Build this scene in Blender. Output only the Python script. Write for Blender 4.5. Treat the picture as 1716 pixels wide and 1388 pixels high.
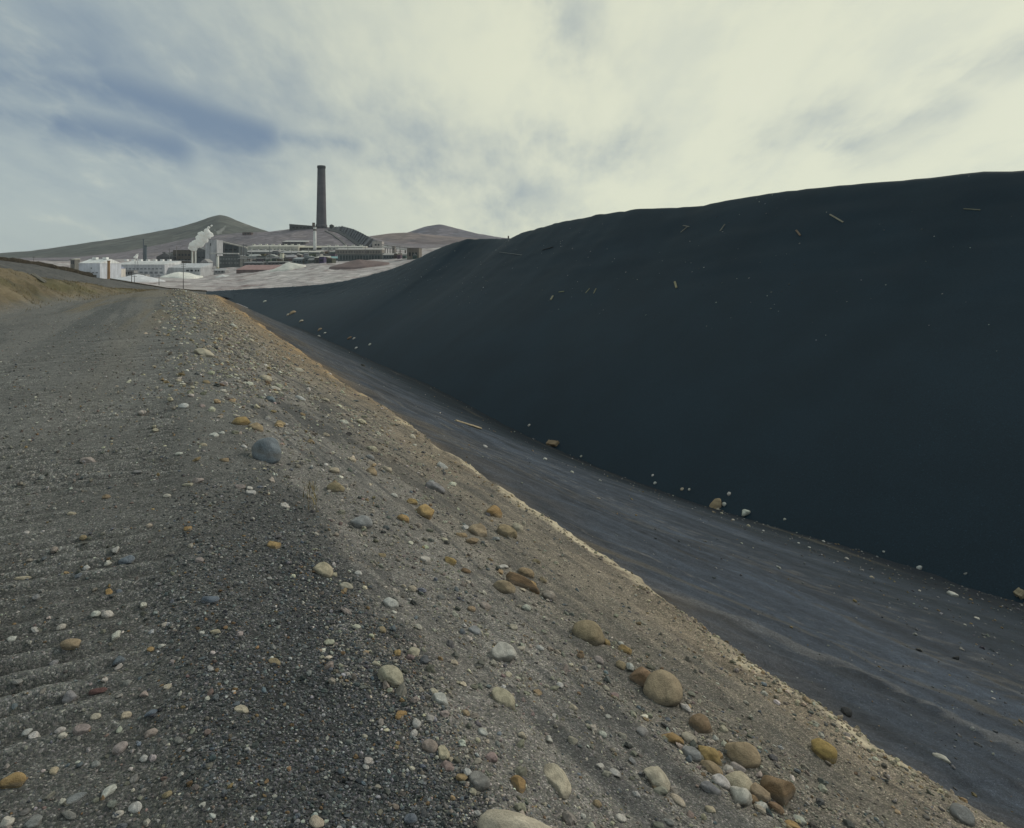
import bpy, bmesh, math, random
import numpy as np
from mathutils import Vector, Matrix, Euler
from mathutils.bvhtree import BVHTree

scene = bpy.context.scene
for o in list(bpy.data.objects):
    bpy.data.objects.remove(o)
random.seed(7)
RNG = np.random.default_rng(7)

# ------------------------------------------------------------------ camera
F, CX, HY, IW, IH = 1120.0, 858.0, 450.0, 1716.0, 1388.0     # focal length and horizon in photo pixels
EYE = 1.6
cam_data = bpy.data.cameras.new('camera')
cam = bpy.data.objects.new('camera', cam_data)
scene.collection.objects.link(cam)
cam.location = (0, 0, EYE)
cam.rotation_euler = (math.radians(90), 0, 0)
cam_data.sensor_width = 36.0
cam_data.lens = 36.0 * F / IW
cam_data.shift_y = (HY - IH / 2) / IW
cam_data.clip_start = 0.05
cam_data.clip_end = 20000
scene.camera = cam

# ------------------------------------------------------------------ sun, sky, exposure
SUN_AZ, SUN_EL = math.radians(60), math.radians(31)          # azimuth clockwise from the view direction
sun_data = bpy.data.lights.new('sun', 'SUN')
sun_data.energy = 1.65
sun_data.angle = math.radians(14)
sun_data.color = (1.0, 0.93, 0.80)
sun = bpy.data.objects.new('sun', sun_data)
scene.collection.objects.link(sun)
sd = Vector((math.sin(SUN_AZ) * math.cos(SUN_EL), math.cos(SUN_AZ) * math.cos(SUN_EL), math.sin(SUN_EL)))
sun.rotation_euler = sd.to_track_quat('Z', 'Y').to_euler()
sun.location = sd * 50

scene.view_settings.view_transform = 'Standard'
scene.view_settings.look = 'None'
scene.view_settings.exposure = 0.0
scene.view_settings.gamma = 1.0
scene.view_settings.use_curve_mapping = False
scene.cycles.use_denoising = True
scene.cycles.denoiser = 'OPENIMAGEDENOISE'
scene.cycles.denoising_input_passes = 'RGB_ALBEDO_NORMAL'
scene.cycles.denoising_prefilter = 'ACCURATE'
scene.cycles.max_bounces = 5
scene.cycles.diffuse_bounces = 2
scene.cycles.glossy_bounces = 1
scene.cycles.volume_bounces = 8
scene.cycles.sample_clamp_indirect = 4.0


class NT:
    """short-hand for building node trees"""
    def __init__(self, tree):
        self.t = tree
        self.n = tree.nodes
        self.l = tree.links

    def new(self, typ, **kw):
        nd = self.n.new(typ)
        for k, v in kw.items():
            setattr(nd, k, v)
        return nd

    def put(self, sock, val):
        if isinstance(val, bpy.types.NodeSocket):
            self.l.new(val, sock)
        elif isinstance(val, (tuple, list)) and len(val) == 3 and sock.type == 'RGBA':
            sock.default_value = (*val, 1)
        else:
            sock.default_value = val

    def math(self, op, a, b=0.0, c=None, clamp=False):
        nd = self.new('ShaderNodeMath', operation=op, use_clamp=clamp)
        self.put(nd.inputs[0], a)
        self.put(nd.inputs[1], b)
        if c is not None:
            self.put(nd.inputs[2], c)
        return nd.outputs[0]

    def vmath(self, op, a, b=(0, 0, 0), scale=None):
        nd = self.new('ShaderNodeVectorMath', operation=op)
        self.put(nd.inputs[0], a)
        self.put(nd.inputs[1], b)
        if scale is not None:
            self.put(nd.inputs['Scale'], scale)
        return nd.outputs['Value'] if op in ('LENGTH', 'DISTANCE', 'DOT_PRODUCT') else nd.outputs[0]

    def mix(self, fac, a, b, blend='MIX'):
        nd = self.new('ShaderNodeMix', data_type='RGBA', blend_type=blend)
        self.put(nd.inputs[0], fac)
        self.put(nd.inputs[6], a)
        self.put(nd.inputs[7], b)
        return nd.outputs[2]

    def step(self, x, lo, hi, a=0.0, b=1.0, smooth=True):
        nd = self.new('ShaderNodeMapRange', interpolation_type='SMOOTHSTEP' if smooth else 'LINEAR')
        for i, v in enumerate((x, lo, hi, a, b)):
            self.put(nd.inputs[i], v)
        return nd.outputs[0]

    def noise(self, vec, scale, detail=4.0, rough=0.55, dist=0.0):
        nd = self.new('ShaderNodeTexNoise')
        self.put(nd.inputs['Vector'], vec)
        self.put(nd.inputs['Scale'], scale)
        nd.inputs['Detail'].default_value = detail
        nd.inputs['Roughness'].default_value = rough
        nd.inputs['Distortion'].default_value = dist
        return nd

    def voronoi(self, vec, scale, rnd=1.0):
        nd = self.new('ShaderNodeTexVoronoi')
        self.put(nd.inputs['Vector'], vec)
        self.put(nd.inputs['Scale'], scale)
        nd.inputs['Randomness'].default_value = rnd
        return nd

    def ramp(self, fac, stops, interp='LINEAR'):
        nd = self.new('ShaderNodeValToRGB')
        cr = nd.color_ramp
        cr.interpolation = interp
        while len(cr.elements) < len(stops):
            cr.elements.new(0.5)
        for e, (p, c) in zip(cr.elements, stops):
            e.position = p
            e.color = (*c, 1) if len(c) == 3 else c
        self.put(nd.inputs[0], fac)
        return nd.outputs[0]


def sky_dir(px, py):
    v = Vector(((px - CX) / F, 1.0, (HY - py) / F))
    return v.normalized()


world = bpy.data.worlds.new('World')
scene.world = world
world.use_nodes = True
world.cycles.sampling_method = 'MANUAL'
world.cycles.sample_map_resolution = 256
w = NT(world.node_tree)
w.n.clear()
tc = w.new('ShaderNodeTexCoord').outputs['Generated']
nrm = w.vmath('NORMALIZE', tc)
sky = w.new('ShaderNodeTexSky', sky_type='NISHITA', sun_disc=False)
sky.sun_elevation = SUN_EL
sky.sun_rotation = SUN_AZ
sky.altitude = 1600
sky.dust_density = 2.0
sky_c = w.vmath('SCALE', sky.outputs[0], scale=0.10)
sep = w.new('ShaderNodeSeparateXYZ')
w.put(sep.inputs[0], nrm)
# cloud sheet: direction projected on a high layer, drawn out into bands
den = w.math('ADD', w.math('MAXIMUM', sep.outputs[2], 0.0), 0.30)
comb = w.new('ShaderNodeCombineXYZ')
w.put(comb.inputs[0], w.math('DIVIDE', sep.outputs[0], den))
w.put(comb.inputs[1], w.math('DIVIDE', sep.outputs[1], den))
mp = w.new('ShaderNodeMapping')
mp.inputs['Rotation'].default_value = (0, 0, math.radians(6))
mp.inputs['Scale'].default_value = (1.75, 0.75, 1.0)
w.put(mp.inputs[0], comb.outputs[0])
n_big = w.noise(mp.outputs[0], 0.8, 2.0, 0.5).outputs[0]
n_fine = w.noise(mp.outputs[0], 2.6, 7.0, 0.62).outputs[0]
off = w.new('ShaderNodeCombineXYZ')
w.put(off.inputs[0], w.math('MULTIPLY', w.math('SUBTRACT', n_fine, 0.5), 0.11))
w.put(off.inputs[2], w.math('MULTIPLY', w.math('SUBTRACT', n_big, 0.5), 0.06))
dw = w.vmath('ADD', nrm, off.outputs[0])
# bright creamy overcast towards the right, greyer towards the left, where the sheet is thick
side = w.vmath('DOT_PRODUCT', nrm, tuple(sky_dir(1250, 120)))
lit = w.step(w.math('ADD', side, w.math('MULTIPLY', w.math('SUBTRACT', n_big, 0.5), 0.20)), 0.66, 0.96)
base_c = w.mix(lit, (0.44, 0.505, 0.49), (0.77, 0.785, 0.605))
streak = w.step(w.math('ADD', n_fine, w.math('MULTIPLY', w.math('SUBTRACT', n_big, 0.5), 0.6)), 0.42, 0.70)
base_c = w.mix(w.math('MULTIPLY', streak, 0.20), base_c, (0.33, 0.405, 0.46))
base_c = w.mix(w.math('MULTIPLY', w.step(n_fine, 0.46, 0.26), 0.30), base_c, (0.80, 0.80, 0.635))
# dark folds of the cloud sheet
folds = [((-260, -10), (440, 190), 150, .52), ((-160, 60), (160, 95), 50, .68), ((-90, 105), (200, 145), 40, .80), ((180, 140), (340, 190), 38, .92), ((320, 185), (440, 230), 34, 1.0),
         ((430, 230), (590, 245), 30, .60), ((-120, 178), (120, 205), 28, .66), ((110, 205), (300, 248), 32, .92), ((300, 250), (480, 280), 34, .42),
         ((480, 180), (880, 330), 80, .46), ((930, -20), (995, 70), 60, .30),
         ((1270, 228), (1410, 188), 38, .32), ((1440, 258), (1585, 175), 34, .36), ((1620, 125), (1790, 75), 24, .38),
         ((800, 275), (1060, 235), 50, .34)]
dark = None
for (a, b, r, s) in folds:
    A, B = sky_dir(*a), sky_dir(*b)
    AB = B - A
    t = w.math('MULTIPLY_ADD', w.vmath('DOT_PRODUCT', dw, tuple(AB)), 1.0 / AB.length_squared, -A.dot(AB) / AB.length_squared, clamp=True)
    pt = w.new('ShaderNodeVectorMath', operation='MULTIPLY_ADD')
    w.put(pt.inputs[0], t)
    pt.inputs[1].default_value = tuple(AB)
    pt.inputs[2].default_value = tuple(A)
    dd = w.vmath('DISTANCE', dw, pt.outputs[0])
    m = w.math('MULTIPLY', w.math('MULTIPLY_ADD', dd, -F / (r * 1.9), 1.0, clamp=True), s)
    dark = m if dark is None else w.math('MAXIMUM', dark, m)
dark = w.step(w.math('ADD', dark, w.math('MULTIPLY', w.math('MULTIPLY', w.math('SUBTRACT', n_fine, 0.47), 0.9), w.step(dark, 0.0, 0.2))), 0.0, 1.02)
cloud = w.mix(dark, base_c, (0.185, 0.255, 0.345))
sky_mix = w.mix(0.92, sky_c, cloud)
bg = w.new('ShaderNodeBackground')
w.put(bg.inputs[0], sky_mix)
bg.inputs[1].default_value = 1.0
out = w.new('ShaderNodeOutputWorld')
w.l.new(bg.outputs[0], out.inputs[0])


# ------------------------------------------------------------------ helpers
def P(px, py, Y):
    return Vector(((px - CX) / F * Y, Y, EYE + (HY - py) / F * Y))


UD, VD = (-0.4472136, 0.8944272), (0.8944272, 0.4472136)     # along the road, across it to the right


def uv2xy(u, v):
    return u * UD[0] + v * VD[0], u * UD[1] + v * VD[1]


def xy2uv(x, y):
    return x * UD[0] + y * UD[1], x * VD[0] + y * VD[1]


_tab = np.random.default_rng(3).random((256, 256))


def vn(x, y):
    xi, yi = np.floor(x).astype(int), np.floor(y).astype(int)
    fx, fy = x - xi, y - yi
    fx, fy = fx * fx * fx * (fx * (fx * 6 - 15) + 10), fy * fy * fy * (fy * (fy * 6 - 15) + 10)
    a, b = _tab[xi & 255, yi & 255], _tab[(xi + 1) & 255, yi & 255]
    c, d = _tab[xi & 255, (yi + 1) & 255], _tab[(xi + 1) & 255, (yi + 1) & 255]
    return (a + (b - a) * fx) * (1 - fy) + (c + (d - c) * fx) * fy


def fbm(x, y, octv=4, gain=0.5):
    x, y = np.asarray(x, float), np.asarray(y, float)
    s, amp, tot = 0.0, 1.0, 0.0
    for i in range(octv):
        s = s + amp * (vn(x * 2 ** i + 17.3 * i, y * 2 ** i + 9.1 * i) - 0.5)
        tot += amp
        amp *= gain
    return s / tot * 2          # about -1..1


def sst(x, a, b):
    t = np.clip((x - a) / (b - a), 0, 1)
    return t * t * (3 - 2 * t)


def link(o, parent=None):
    scene.collection.objects.link(o)
    if parent is not None:
        o.parent = parent
    return o


def tag(o, label=None, cat=None, group=None, kind=None):
    if label:
        o['label'] = label
    if cat:
        o['category'] = cat
    if group:
        o['group'] = group
    if kind:
        o['kind'] = kind
    return o


def np_mesh(name, verts, quads, smooth=True):
    me = bpy.data.meshes.new(name)
    verts = np.asarray(verts, np.float32)
    quads = np.asarray(quads, np.int32)
    k = quads.shape[1]
    me.vertices.add(len(verts))
    me.vertices.foreach_set('co', verts.ravel())
    me.loops.add(quads.size)
    me.loops.foreach_set('vertex_index', quads.ravel())
    me.polygons.add(len(quads))
    me.polygons.foreach_set('loop_start', np.arange(0, quads.size, k, dtype=np.int32))
    me.update(calc_edges=True)
    if smooth:
        me.polygons.foreach_set('use_smooth', np.ones(len(quads), bool))
    me.validate()
    return me


def set_col(me, name, rgb):
    at = me.attributes.new(name, 'FLOAT_COLOR', 'POINT')
    c = np.ones((len(rgb), 4), np.float32)
    c[:, :3] = rgb
    at.data.foreach_set('color', c.ravel())


def set_float(me, name, val):
    at = me.attributes.new(name, 'FLOAT', 'POINT')
    at.data.foreach_set('value', np.asarray(val, np.float32))


def material(name):
    m = bpy.data.materials.new(name)
    m.use_nodes = True
    t = NT(m.node_tree)
    b = t.n['Principled BSDF']
    b.inputs['Roughness'].default_value = 0.9
    b.inputs['Specular IOR Level'].default_value = 0.2
    return m, t, b


def bump(t, b, height, strength, dist):
    nd = t.new('ShaderNodeBump')
    nd.inputs['Strength'].default_value = strength
    nd.inputs['Distance'].default_value = dist
    t.put(nd.inputs['Height'], height)
    t.l.new(nd.outputs[0], b.inputs['Normal'])


# ------------------------------------------------------------------ ground material (colour from vertex attribute, grit from cells)
def ground_material():
    m, t, b = material('gravel_ground')
    at = t.new('ShaderNodeAttribute', attribute_name='tint')
    gr = t.new('ShaderNodeAttribute', attribute_name='grit').outputs['Fac']
    pos = t.new('ShaderNodeNewGeometry').outputs['Position']
    v1 = t.voronoi(pos, 165.0)
    v2 = t.voronoi(pos, 62.0)
    s1 = t.new('ShaderNodeSeparateColor')
    t.put(s1.inputs[0], v1.outputs['Color'])
    s2 = t.new('ShaderNodeSeparateColor')
    t.put(s2.inputs[0], v2.outputs['Color'])
    g1 = t.ramp(s1.outputs[0], [(0, (0.28,) * 3), (0.35, (0.6,) * 3), (0.75, (1.1,) * 3), (0.92, (1.9,) * 3), (1, (3.4,) * 3)])
    g2 = t.ramp(s2.outputs[0], [(0, (0.55,) * 3), (0.5, (0.95,) * 3), (0.9, (1.15,) * 3), (1, (2.0,) * 3)])
    nz = t.noise(pos, 9.0, 6, 0.65).outputs[0]
    nzc = t.step(nz, 0.25, 0.75, 0.72, 1.28, smooth=False)
    col = t.mix(gr, at.outputs['Color'], t.mix(1.0, at.outputs['Color'], g1, 'MULTIPLY'))
    col = t.mix(t.math('MULTIPLY', gr, 0.7), col, t.mix(1.0, col, g2, 'MULTIPLY'))
    hue = t.mix(0.16, (1, 1, 1), v1.outputs['Color'])
    col = t.mix(gr, col, t.mix(1.0, col, hue, 'MULTIPLY'))
    sc = t.vmath('SCALE', col, scale=nzc)
    t.l.new(sc, b.inputs['Base Color'])
    b.inputs['Roughness'].default_value = 0.88
    h = t.math('ADD', t.math('MULTIPLY', v1.outputs['Distance'], -0.5), t.math('MULTIPLY', v2.outputs['Distance'], -0.8))
    h = t.math('ADD', t.math('MULTIPLY', h, gr), t.math('MULTIPLY', t.noise(pos, 40, 4, 0.6).outputs[0], 0.9))
    bump(t, b, h, 0.75, 0.012)
    return m


GROUND = ground_material()

# toe of the slag heap in the photograph -> height of the foot of the gully side
TOE = np.array([(300, 470), (355, 487), (396, 505), (437, 526), (489, 543), (536, 561), (600, 596), (658, 619), (750, 657), (796, 688),
                (892, 735), (988, 778), (1068, 808), (1181, 850), (1315, 887), (1414, 915), (1513, 946), (1612, 982), (1716, 1012),
                (2400, 1258), (4000, 1850)], float)
A_TOE = 25.0


def toe_point(px):
    py = np.interp(px, TOE[:, 0], TOE[:, 1])
    Y = A_TOE * F / (px - 300.0)
    x = (px - CX) / F * Y
    return x, Y, EYE + (HY - py) / F * Y


_tp = np.array([xy2uv(*toe_point(p)[:2]) + (toe_point(p)[2],) for p in np.linspace(372, 4000, 400)])
_o = np.argsort(_tp[:, 0])
TOE_U, TOE_Z = _tp[_o, 0], _tp[_o, 2]
TOE_Z = np.convolve(np.pad(TOE_Z, 6, 'edge'), np.ones(13) / 13, 'valid')
V_TOE = A_TOE * 0.8944272
V_LIP = 3.9


def v_left(u):
    return np.interp(u, [-10, 0, 14, 28, 36, 52, 62, 90], [-7.6, -7.0, -6.0, -5.3, -4.8, -2.4, -1.6, -1.2])


def lip_v(u):
    return V_LIP + 0.26 * fbm(u * 0.45, u * 0 + 3.7, 4, 0.6) * (1 + 0.02 * u) + 0.12 * fbm(u * 2.3, u * 0 + 8.7, 4, .7) + .05 * fbm(u * 9, u * 0 + 1.7, 3, .7) + .05 - .12 * np.clip(fbm(u * 1.1 + 30, u * 0 + 4.4, 3, .6) - .28, 0, 1)


def zt(u, v):
    """ground height: haul road, shoulder, bank, crust lip, gully side; left cut bank"""
    u, v = np.asarray(u, float), np.asarray(v, float)
    zr = -0.0009 * np.clip(u - 48, 0, None) ** 2
    zr = np.maximum(zr, -13.0)
    z = zr.copy()
    # road surface: wheel paths and crawler marks
    on = sst(v, v_left(u), v_left(u) + 0.8) * (1 - sst(v, -0.25, 0.15))
    z += on * (-0.03 * np.exp(-((v + 2.6) / 0.5) ** 2) - 0.03 * np.exp(-((v + 4.4) / 0.5) ** 2) + 0.02 * fbm(u * 0.5, v * 1.2, 3))
    lug = np.sin((u + 0.06 * fbm(u * 1.5, v * 1.5, 2) + 0.05 * v) * 2 * np.pi / 0.155)
    amp = 0.036 * sst(v, -3.0, -2.2) * (1 - sst(v, -0.12, 0.06)) * np.clip(0.55 + 0.9 * fbm(u * 1.3 + 40, v * 1.6, 3), 0, 1.3)
    z += np.clip(lug, -0.5, 1) * amp * (1 - sst(u, 14, 25))
    # bank
    wob = 0.10 * fbm(u * 0.7, u * 0 + 1.2, 3)
    bk = 0.41 * 0.22 * np.logaddexp(0, (np.minimum(v, 30) - 0.52 - wob) / 0.22)
    flat = 1 - sst(u, 60, 92) * 0.9
    lip = lip_v(u)
    bank_drop = np.minimum(bk, 0.41 * (lip - 0.52 - wob)) * flat
    z -= bank_drop
    z += 0.035 * np.exp(-((v - 0.12) / 0.22) ** 2)
    # rills and lumps on the bank (drawn out along the slope)
    bm = sst(v, 0.3, 0.9) * (1 - sst(v, lip - 0.1, lip))
    sx = u - .18 * v
    sy = v + 0.18 * u
    z += bm * (0.045 * fbm(sx * 0.35, sy * 2.6, 4) + 0.018 * fbm(u * 4, v * 5, 3))
    z += bm * 0.05 * np.exp(-((v - lip + 0.25) / 0.16) ** 2) * (0.6 + fbm(u * 0.9, u * 0 + 5, 3))
    # gully side
    zl = zr - 0.41 * (V_LIP - 0.52) * flat
    zt_ = np.interp(u, TOE_U, TOE_Z)
    foot = np.minimum(zt_, zl - 1.5)
    t = np.clip((v - lip - 0.10) / (V_TOE - lip), 0, None)
    ap = (zl - 0.30 * flat) + (foot - zl + 0.30 * flat) * t
    ap += -0.35 * np.sin(np.clip(t, 0, 1) * np.pi) * np.clip(flat, 0, 1)
    ax = u + 0.9 * v
    ay = v + 0.75 * u
    ap += sst(t, 0.0, 0.08) * (0.06 * fbm(ax * 0.18, ay * 0.7, 4) + 0.03 * fbm(ax * 0.6, ay * 2.4, 4))
    k = sst(v, lip + 0.0, lip + 0.13)
    z = z * (1 - k) + ap * k
    # cut bank on the left of the road
    vl = v_left(u) + 0.35 * fbm(u * 0.35, u * 0 + 2.2, 3)
    hb = np.interp(u, [-10, 10, 30, 40, 48, 56, 66], [3.3, 3.1, 2.85, 2.05, 1.15, 0.4, 0.0])
    dl = np.clip(vl - v, 0, None)
    rise = hb * (1 - np.exp(-(dl / 2.6) ** 1.4))
    rise *= 1 + 0.20 * fbm(u * 0.45 + 9, v * 0.5, 4)
    rise += sst(dl, 0, 1.2) * hb * 0.10 * fbm(u * 1.7, v * 1.7, 4)
    z += rise - 0.26 * np.clip(dl - 6.5, 0, None)
    z += 0.006 * fbm(u * 9, v * 9, 3) + 0.004 * fbm(u * 30, v * 30, 2)
    return z


def ground_tint(u, v):
    n1 = fbm(u * 0.6, v * 0.9, 5, 0.6)
    n2 = fbm(u * 2.3 + 5, v * 2.9, 4, 0.6)
    n3 = fbm(u * 7, v * 8, 3, 0.6)
    lip = lip_v(u)
    vl = v_left(u) + 0.35 * fbm(u * 0.35, u * 0 + 2.2, 3)
    C = lambda *a: np.array(a)[None, :] * np.ones((len(u), 1))
    road = C(.112, .112, .106) * (1 + 0.25 * n1 + 0.18 * n2 + .48 * sst(u, 3, 9))[:, None]
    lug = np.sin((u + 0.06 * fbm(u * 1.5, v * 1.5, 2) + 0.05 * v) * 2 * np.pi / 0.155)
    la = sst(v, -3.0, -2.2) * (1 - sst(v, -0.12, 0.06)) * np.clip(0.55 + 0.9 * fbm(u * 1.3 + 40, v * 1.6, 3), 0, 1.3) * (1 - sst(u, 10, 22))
    road = road * (1 + 0.55 * (lug * la))[:, None]  # crests dusty and light, troughs damp; rib shading also put into the colour
    # faint tracks in the far road: dark slag fines and ochre dust
    tr = fbm((v + 0.02 * u) * 1.5, u * 0.06, 4)
    dk = sst(tr, 0.02, 0.35) * sst(u, 9, 26)
    road = road * (1 - dk[:, None] * 0.45) + C(.055, .066, .072) * dk[:, None] * 0.45
    oc = np.maximum(sst(fbm((v - 0.03 * u) * 1.9 + 31, u * 0.09, 4), 0.1, 0.5) * sst(u, 12, 30), .8 * sst(u + 6 * n1, 34, 50))
    road = road * (1 - 0.5 * oc[:, None]) + C(.20, .155, .085) * 0.5 * oc[:, None]
    pale = sst(np.exp(-((v + 1.0) / 0.55) ** 2) + 0.4 * n1, 0.4, 1.1) * sst(u, 4, 14)
    road = road * (1 - .35 * pale[:, None]) + C(.21, .195, .165) * .35 * pale[:, None]
    sh = C(.077, .083, .087) * (1 + 0.3 * n2)[:, None]
    shoulder = sst(v + 0.3 * n1 + 0.2 * n2, -0.15, 0.30) * (1 - sst(v + 0.35 * n1 + .2 * n2, 0.55, 1.05)) * (1 - sst(u + 2 * n1, 2.2, 6.5) * .94)
    col = road * (1 - shoulder[:, None]) + sh * shoulder[:, None]
    # bank: buff-grey fines with dark sand rills and rusty patches
    sx, sy = u - .18 * v, v + 0.18 * u
    rill = np.maximum(sst(fbm(sx * 0.45, sy * 4.2, 4, 0.6), 0.05, 0.42), .8 * sst(fbm(sx * 0.6 + 9, sy * 11.0, 4, 0.6), 0.12, 0.4))
    wb = sst(v + .5 * n1, 1.5, 3.2)[:, None]
    bank = (C(.205, .196, .182) * (1 - wb) + C(.235, .208, .170) * wb) * (1 + 0.22 * n2 + 0.25 * n1)[:, None]
    bank = bank * (1 - .8 * rill[:, None]) + C(.070, .074, .077) * .8 * rill[:, None]
    warm = sst(u, 8, 26)
    bank = bank * (1 + warm[:, None] * np.array([.28, .18, .04])[None, :])
    rust = sst(fbm(u * 0.25 + 11, v * 1.1, 4) + .25 * sst(u, 8, 30), 0.15, 0.5) * sst(v, 1.2, 3.0)
    bank = bank * (1 - .35 * rust[:, None]) + C(.22, .155, .085) * .35 * rust[:, None]
    low = sst(v, 1.9, 2.6) * (1 - sst(v, 3.2, 3.6)) * sst(-u, -9, -3)
    bank = bank * (1 - .45 * low[:, None]) + C(.15, .138, .115) * .45 * low[:, None]
    kb = sst(v + 0.3 * n1 + .15 * n2, 0.55, 0.95)
    col = col * (1 - kb[:, None]) + bank * kb[:, None]
    # gully side: blue-black sand washed into streaks
    ax, ay = u + 0.9 * v, v + 0.75 * u
    wz = 1.6 * fbm(u * 0.22 + 3, v * 0.3, 4, .6)
    ay = ay + wz
    st = fbm(ax * 0.16, ay * 0.8, 5, 0.6)
    st2 = fbm(ax * 0.22 + 7, ay * 4.5, 4, 0.6)
    st3 = fbm(ax * 0.5 + 3 + st, ay * 9.0 + 2 * st, 4, .65)
    ap = C(.046, .060, .083) * np.clip(1 + 0.38 * st2 + .30 * st3 + .45 * fbm(u * .5 + 2 * wz, v * .8, 4, .6), .3, 2)[:, None]
    k = sst(st, 0.05, 0.4)
    ap = ap * (1 - .55 * k[:, None]) + C(.020, .027, .036) * .55 * k[:, None]
    k = sst(fbm(ax * 0.16 + 20, ay * 1.5 + 4, 5, 0.6), 0.30, 0.55)
    ap = ap * (1 - .5 * k[:, None]) + C(.13, .118, .095) * .4 * k[:, None]
    k = sst(fbm(ax * 0.3 + 50, ay * 5.5 + 4, 4, 0.6), 0.25, 0.5)
    ap = ap * (1 - .4 * k[:, None]) + C(.165, .16, .155) * .45 * k[:, None]
    near = np.exp(-np.clip(v - lip, 0, None) / (0.5 + 0.06 * np.clip(u, 0, 60))) * np.clip(0.45 + n1 + .3 * sst(u, 4, 15), 0, 1)
    ap = ap * (1 - .7 * near[:, None]) + C(.165, .122, .07) * .7 * near[:, None]
    # heap's black sand near the toe; heap's shade also put into this darker colour
    fade = sst(v + 3.5 * st + 1.5 * n1, V_TOE - 13, V_TOE - 2.5)
    ap = ap * (1 - fade[:, None]) + C(.0092, .0195, .0290) * fade[:, None]
    scarp = np.exp(-((v - lip - 1.3 - .9 * fbm(u * .3, u * 0 + 6, 3)) / (.12 + .012 * u)) ** 2) * np.clip(.3 + 1.4 * fbm(u * .4, u * 0 + 16, 3), 0, 1)
    ap = ap * (1 - .7 * scarp[:, None]) + C(.018, .024, .032) * .7 * scarp[:, None]
    tl = np.exp(-((v - V_TOE + 2.2 + 1.2 * fbm(u * .2, u * 0 + 26, 3)) / .22) ** 2) * np.clip(.2 + 1.6 * fbm(u * .25 + 3, u * 0 + 36, 4), 0, 1)
    ap = ap * (1 - .6 * tl[:, None]) + C(.16, .14, .105) * .6 * tl[:, None]
    ka = sst(v, lip, lip + 0.06)
    col = col * (1 - ka[:, None]) + ap * ka[:, None]
    # crust along the lip
    gap = np.clip(0.40 + .45 * sst(u, 3.6, 5.2) * (1 - sst(u, 8.5, 12)) + .2 * sst(u, 9, 14) + 1.5 * fbm(u * 0.9 + 4, u * 0 + 2, 5, .65) + .6 * n3, 0.0, 1.0)
    wd = 0.125 * (1 + 0.022 * u) * np.clip(1 + 1.3 * fbm(u * 1.1, u * 0 + 11, 4, .6), .15, 2.2)
    cr = np.exp(-(np.abs(v - lip + 0.05 + .09 * n3 + .05 * n2) / wd) ** 4) * gap
    far_rust = sst(u, 7, 22)
    cc = C(.47, .405, .295) * (1 - .75 * far_rust[:, None]) + C(.30, .185, .075) * (.75 * far_rust[:, None])
    cc = cc * (1 + .35 * n3 + .2 * n2)[:, None]
    halo = np.exp(-np.clip(lip - v, 0, None) / .75) * sst(lip - v, -.02, .05) * np.clip(.75 + .9 * n2 + .6 * n3, 0, 1)
    col = col * (1 - .7 * halo[:, None]) + C(.27, .225, .17) * .7 * halo[:, None]
    band = np.exp(-(np.abs(v - lip) / (.35 + .018 * u)) ** 2) * sst(u, 6, 18) * np.clip(.65 + .9 * n2 + .5 * n1, 0, 1)
    col = col * (1 - .6 * band[:, None]) + C(.27, .175, .085) * .6 * band[:, None]
    col = col * (1 - cr[:, None]) + cc * cr[:, None]
    # left cut bank: ochre soil, dry grass, dark clods
    kl = sst(vl - v + 0.25 * n2, 0.0, 0.9) * (1 - sst(u, 66, 76))
    soil = C(.175, .142, .092) * (1 + .4 * n1 + .3 * n2)[:, None]
    gg = sst(fbm(u * 0.5 + 3, v * 0.7, 4), -0.05, 0.35)
    soil = soil * (1 - .6 * gg[:, None]) + C(.11, .105, .05) * .6 * gg[:, None]
    g2 = sst(fbm(u * 0.9 + 13, v * 1.3, 4), 0.1, 0.4)
    soil = soil * (1 - .55 * g2[:, None]) + C(.06, .055, .04) * .55 * g2[:, None]
    kl = kl * np.clip(1 + 0.3 * sst(u, 30, 60), 0, 1)
    col = col * (1 - kl[:, None]) + soil * kl[:, None]
    grit = 0.62 + 0.36 * shoulder
    grit = np.where(v > lip, 0.42, grit)
    grit = grit * (1 - cr * 0.8) * (1 - 0.6 * kl)
    return np.clip(col, 0.012, .8), grit


def grid_axis(lo, hi, fine_lo, fine_hi, step, grow):
    a = list(np.arange(fine_lo, fine_hi, step))
    s, x = step, a[-1]
    while x < hi:
        s = min(s * (1 + grow), 1e9)
        x += s
        a.append(x)
    s, x = step, a[0]
    pre = []
    while x > lo:
        s *= (1 + grow)
        x -= s
        pre.append(x)
    return np.array(pre[::-1] + a)


ug = [1.0]
while ug[-1] < 335:
    ug.append(ug[-1] + 0.0078 * max(ug[-1], 2.2))
ug = np.array(list(np.arange(-9, 1.0, 0.25)) + ug)
vg = grid_axis(-32, 31, -3.2, 4.4, 0.021, 0.035)
UU, VV = np.meshgrid(ug, vg, indexing='ij')
uf, vf = UU.ravel(), VV.ravel()
zf = np.concatenate([zt(a, b) for a, b in zip(np.array_split(uf, 8), np.array_split(vf, 8))])
xf, yf = uv2xy(uf, vf)
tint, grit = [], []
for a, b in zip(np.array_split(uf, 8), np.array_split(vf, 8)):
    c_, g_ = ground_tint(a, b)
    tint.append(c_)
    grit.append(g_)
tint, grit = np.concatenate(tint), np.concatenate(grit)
nu, nv = len(ug), len(vg)
idx = np.arange(nu * nv).reshape(nu, nv)


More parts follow.
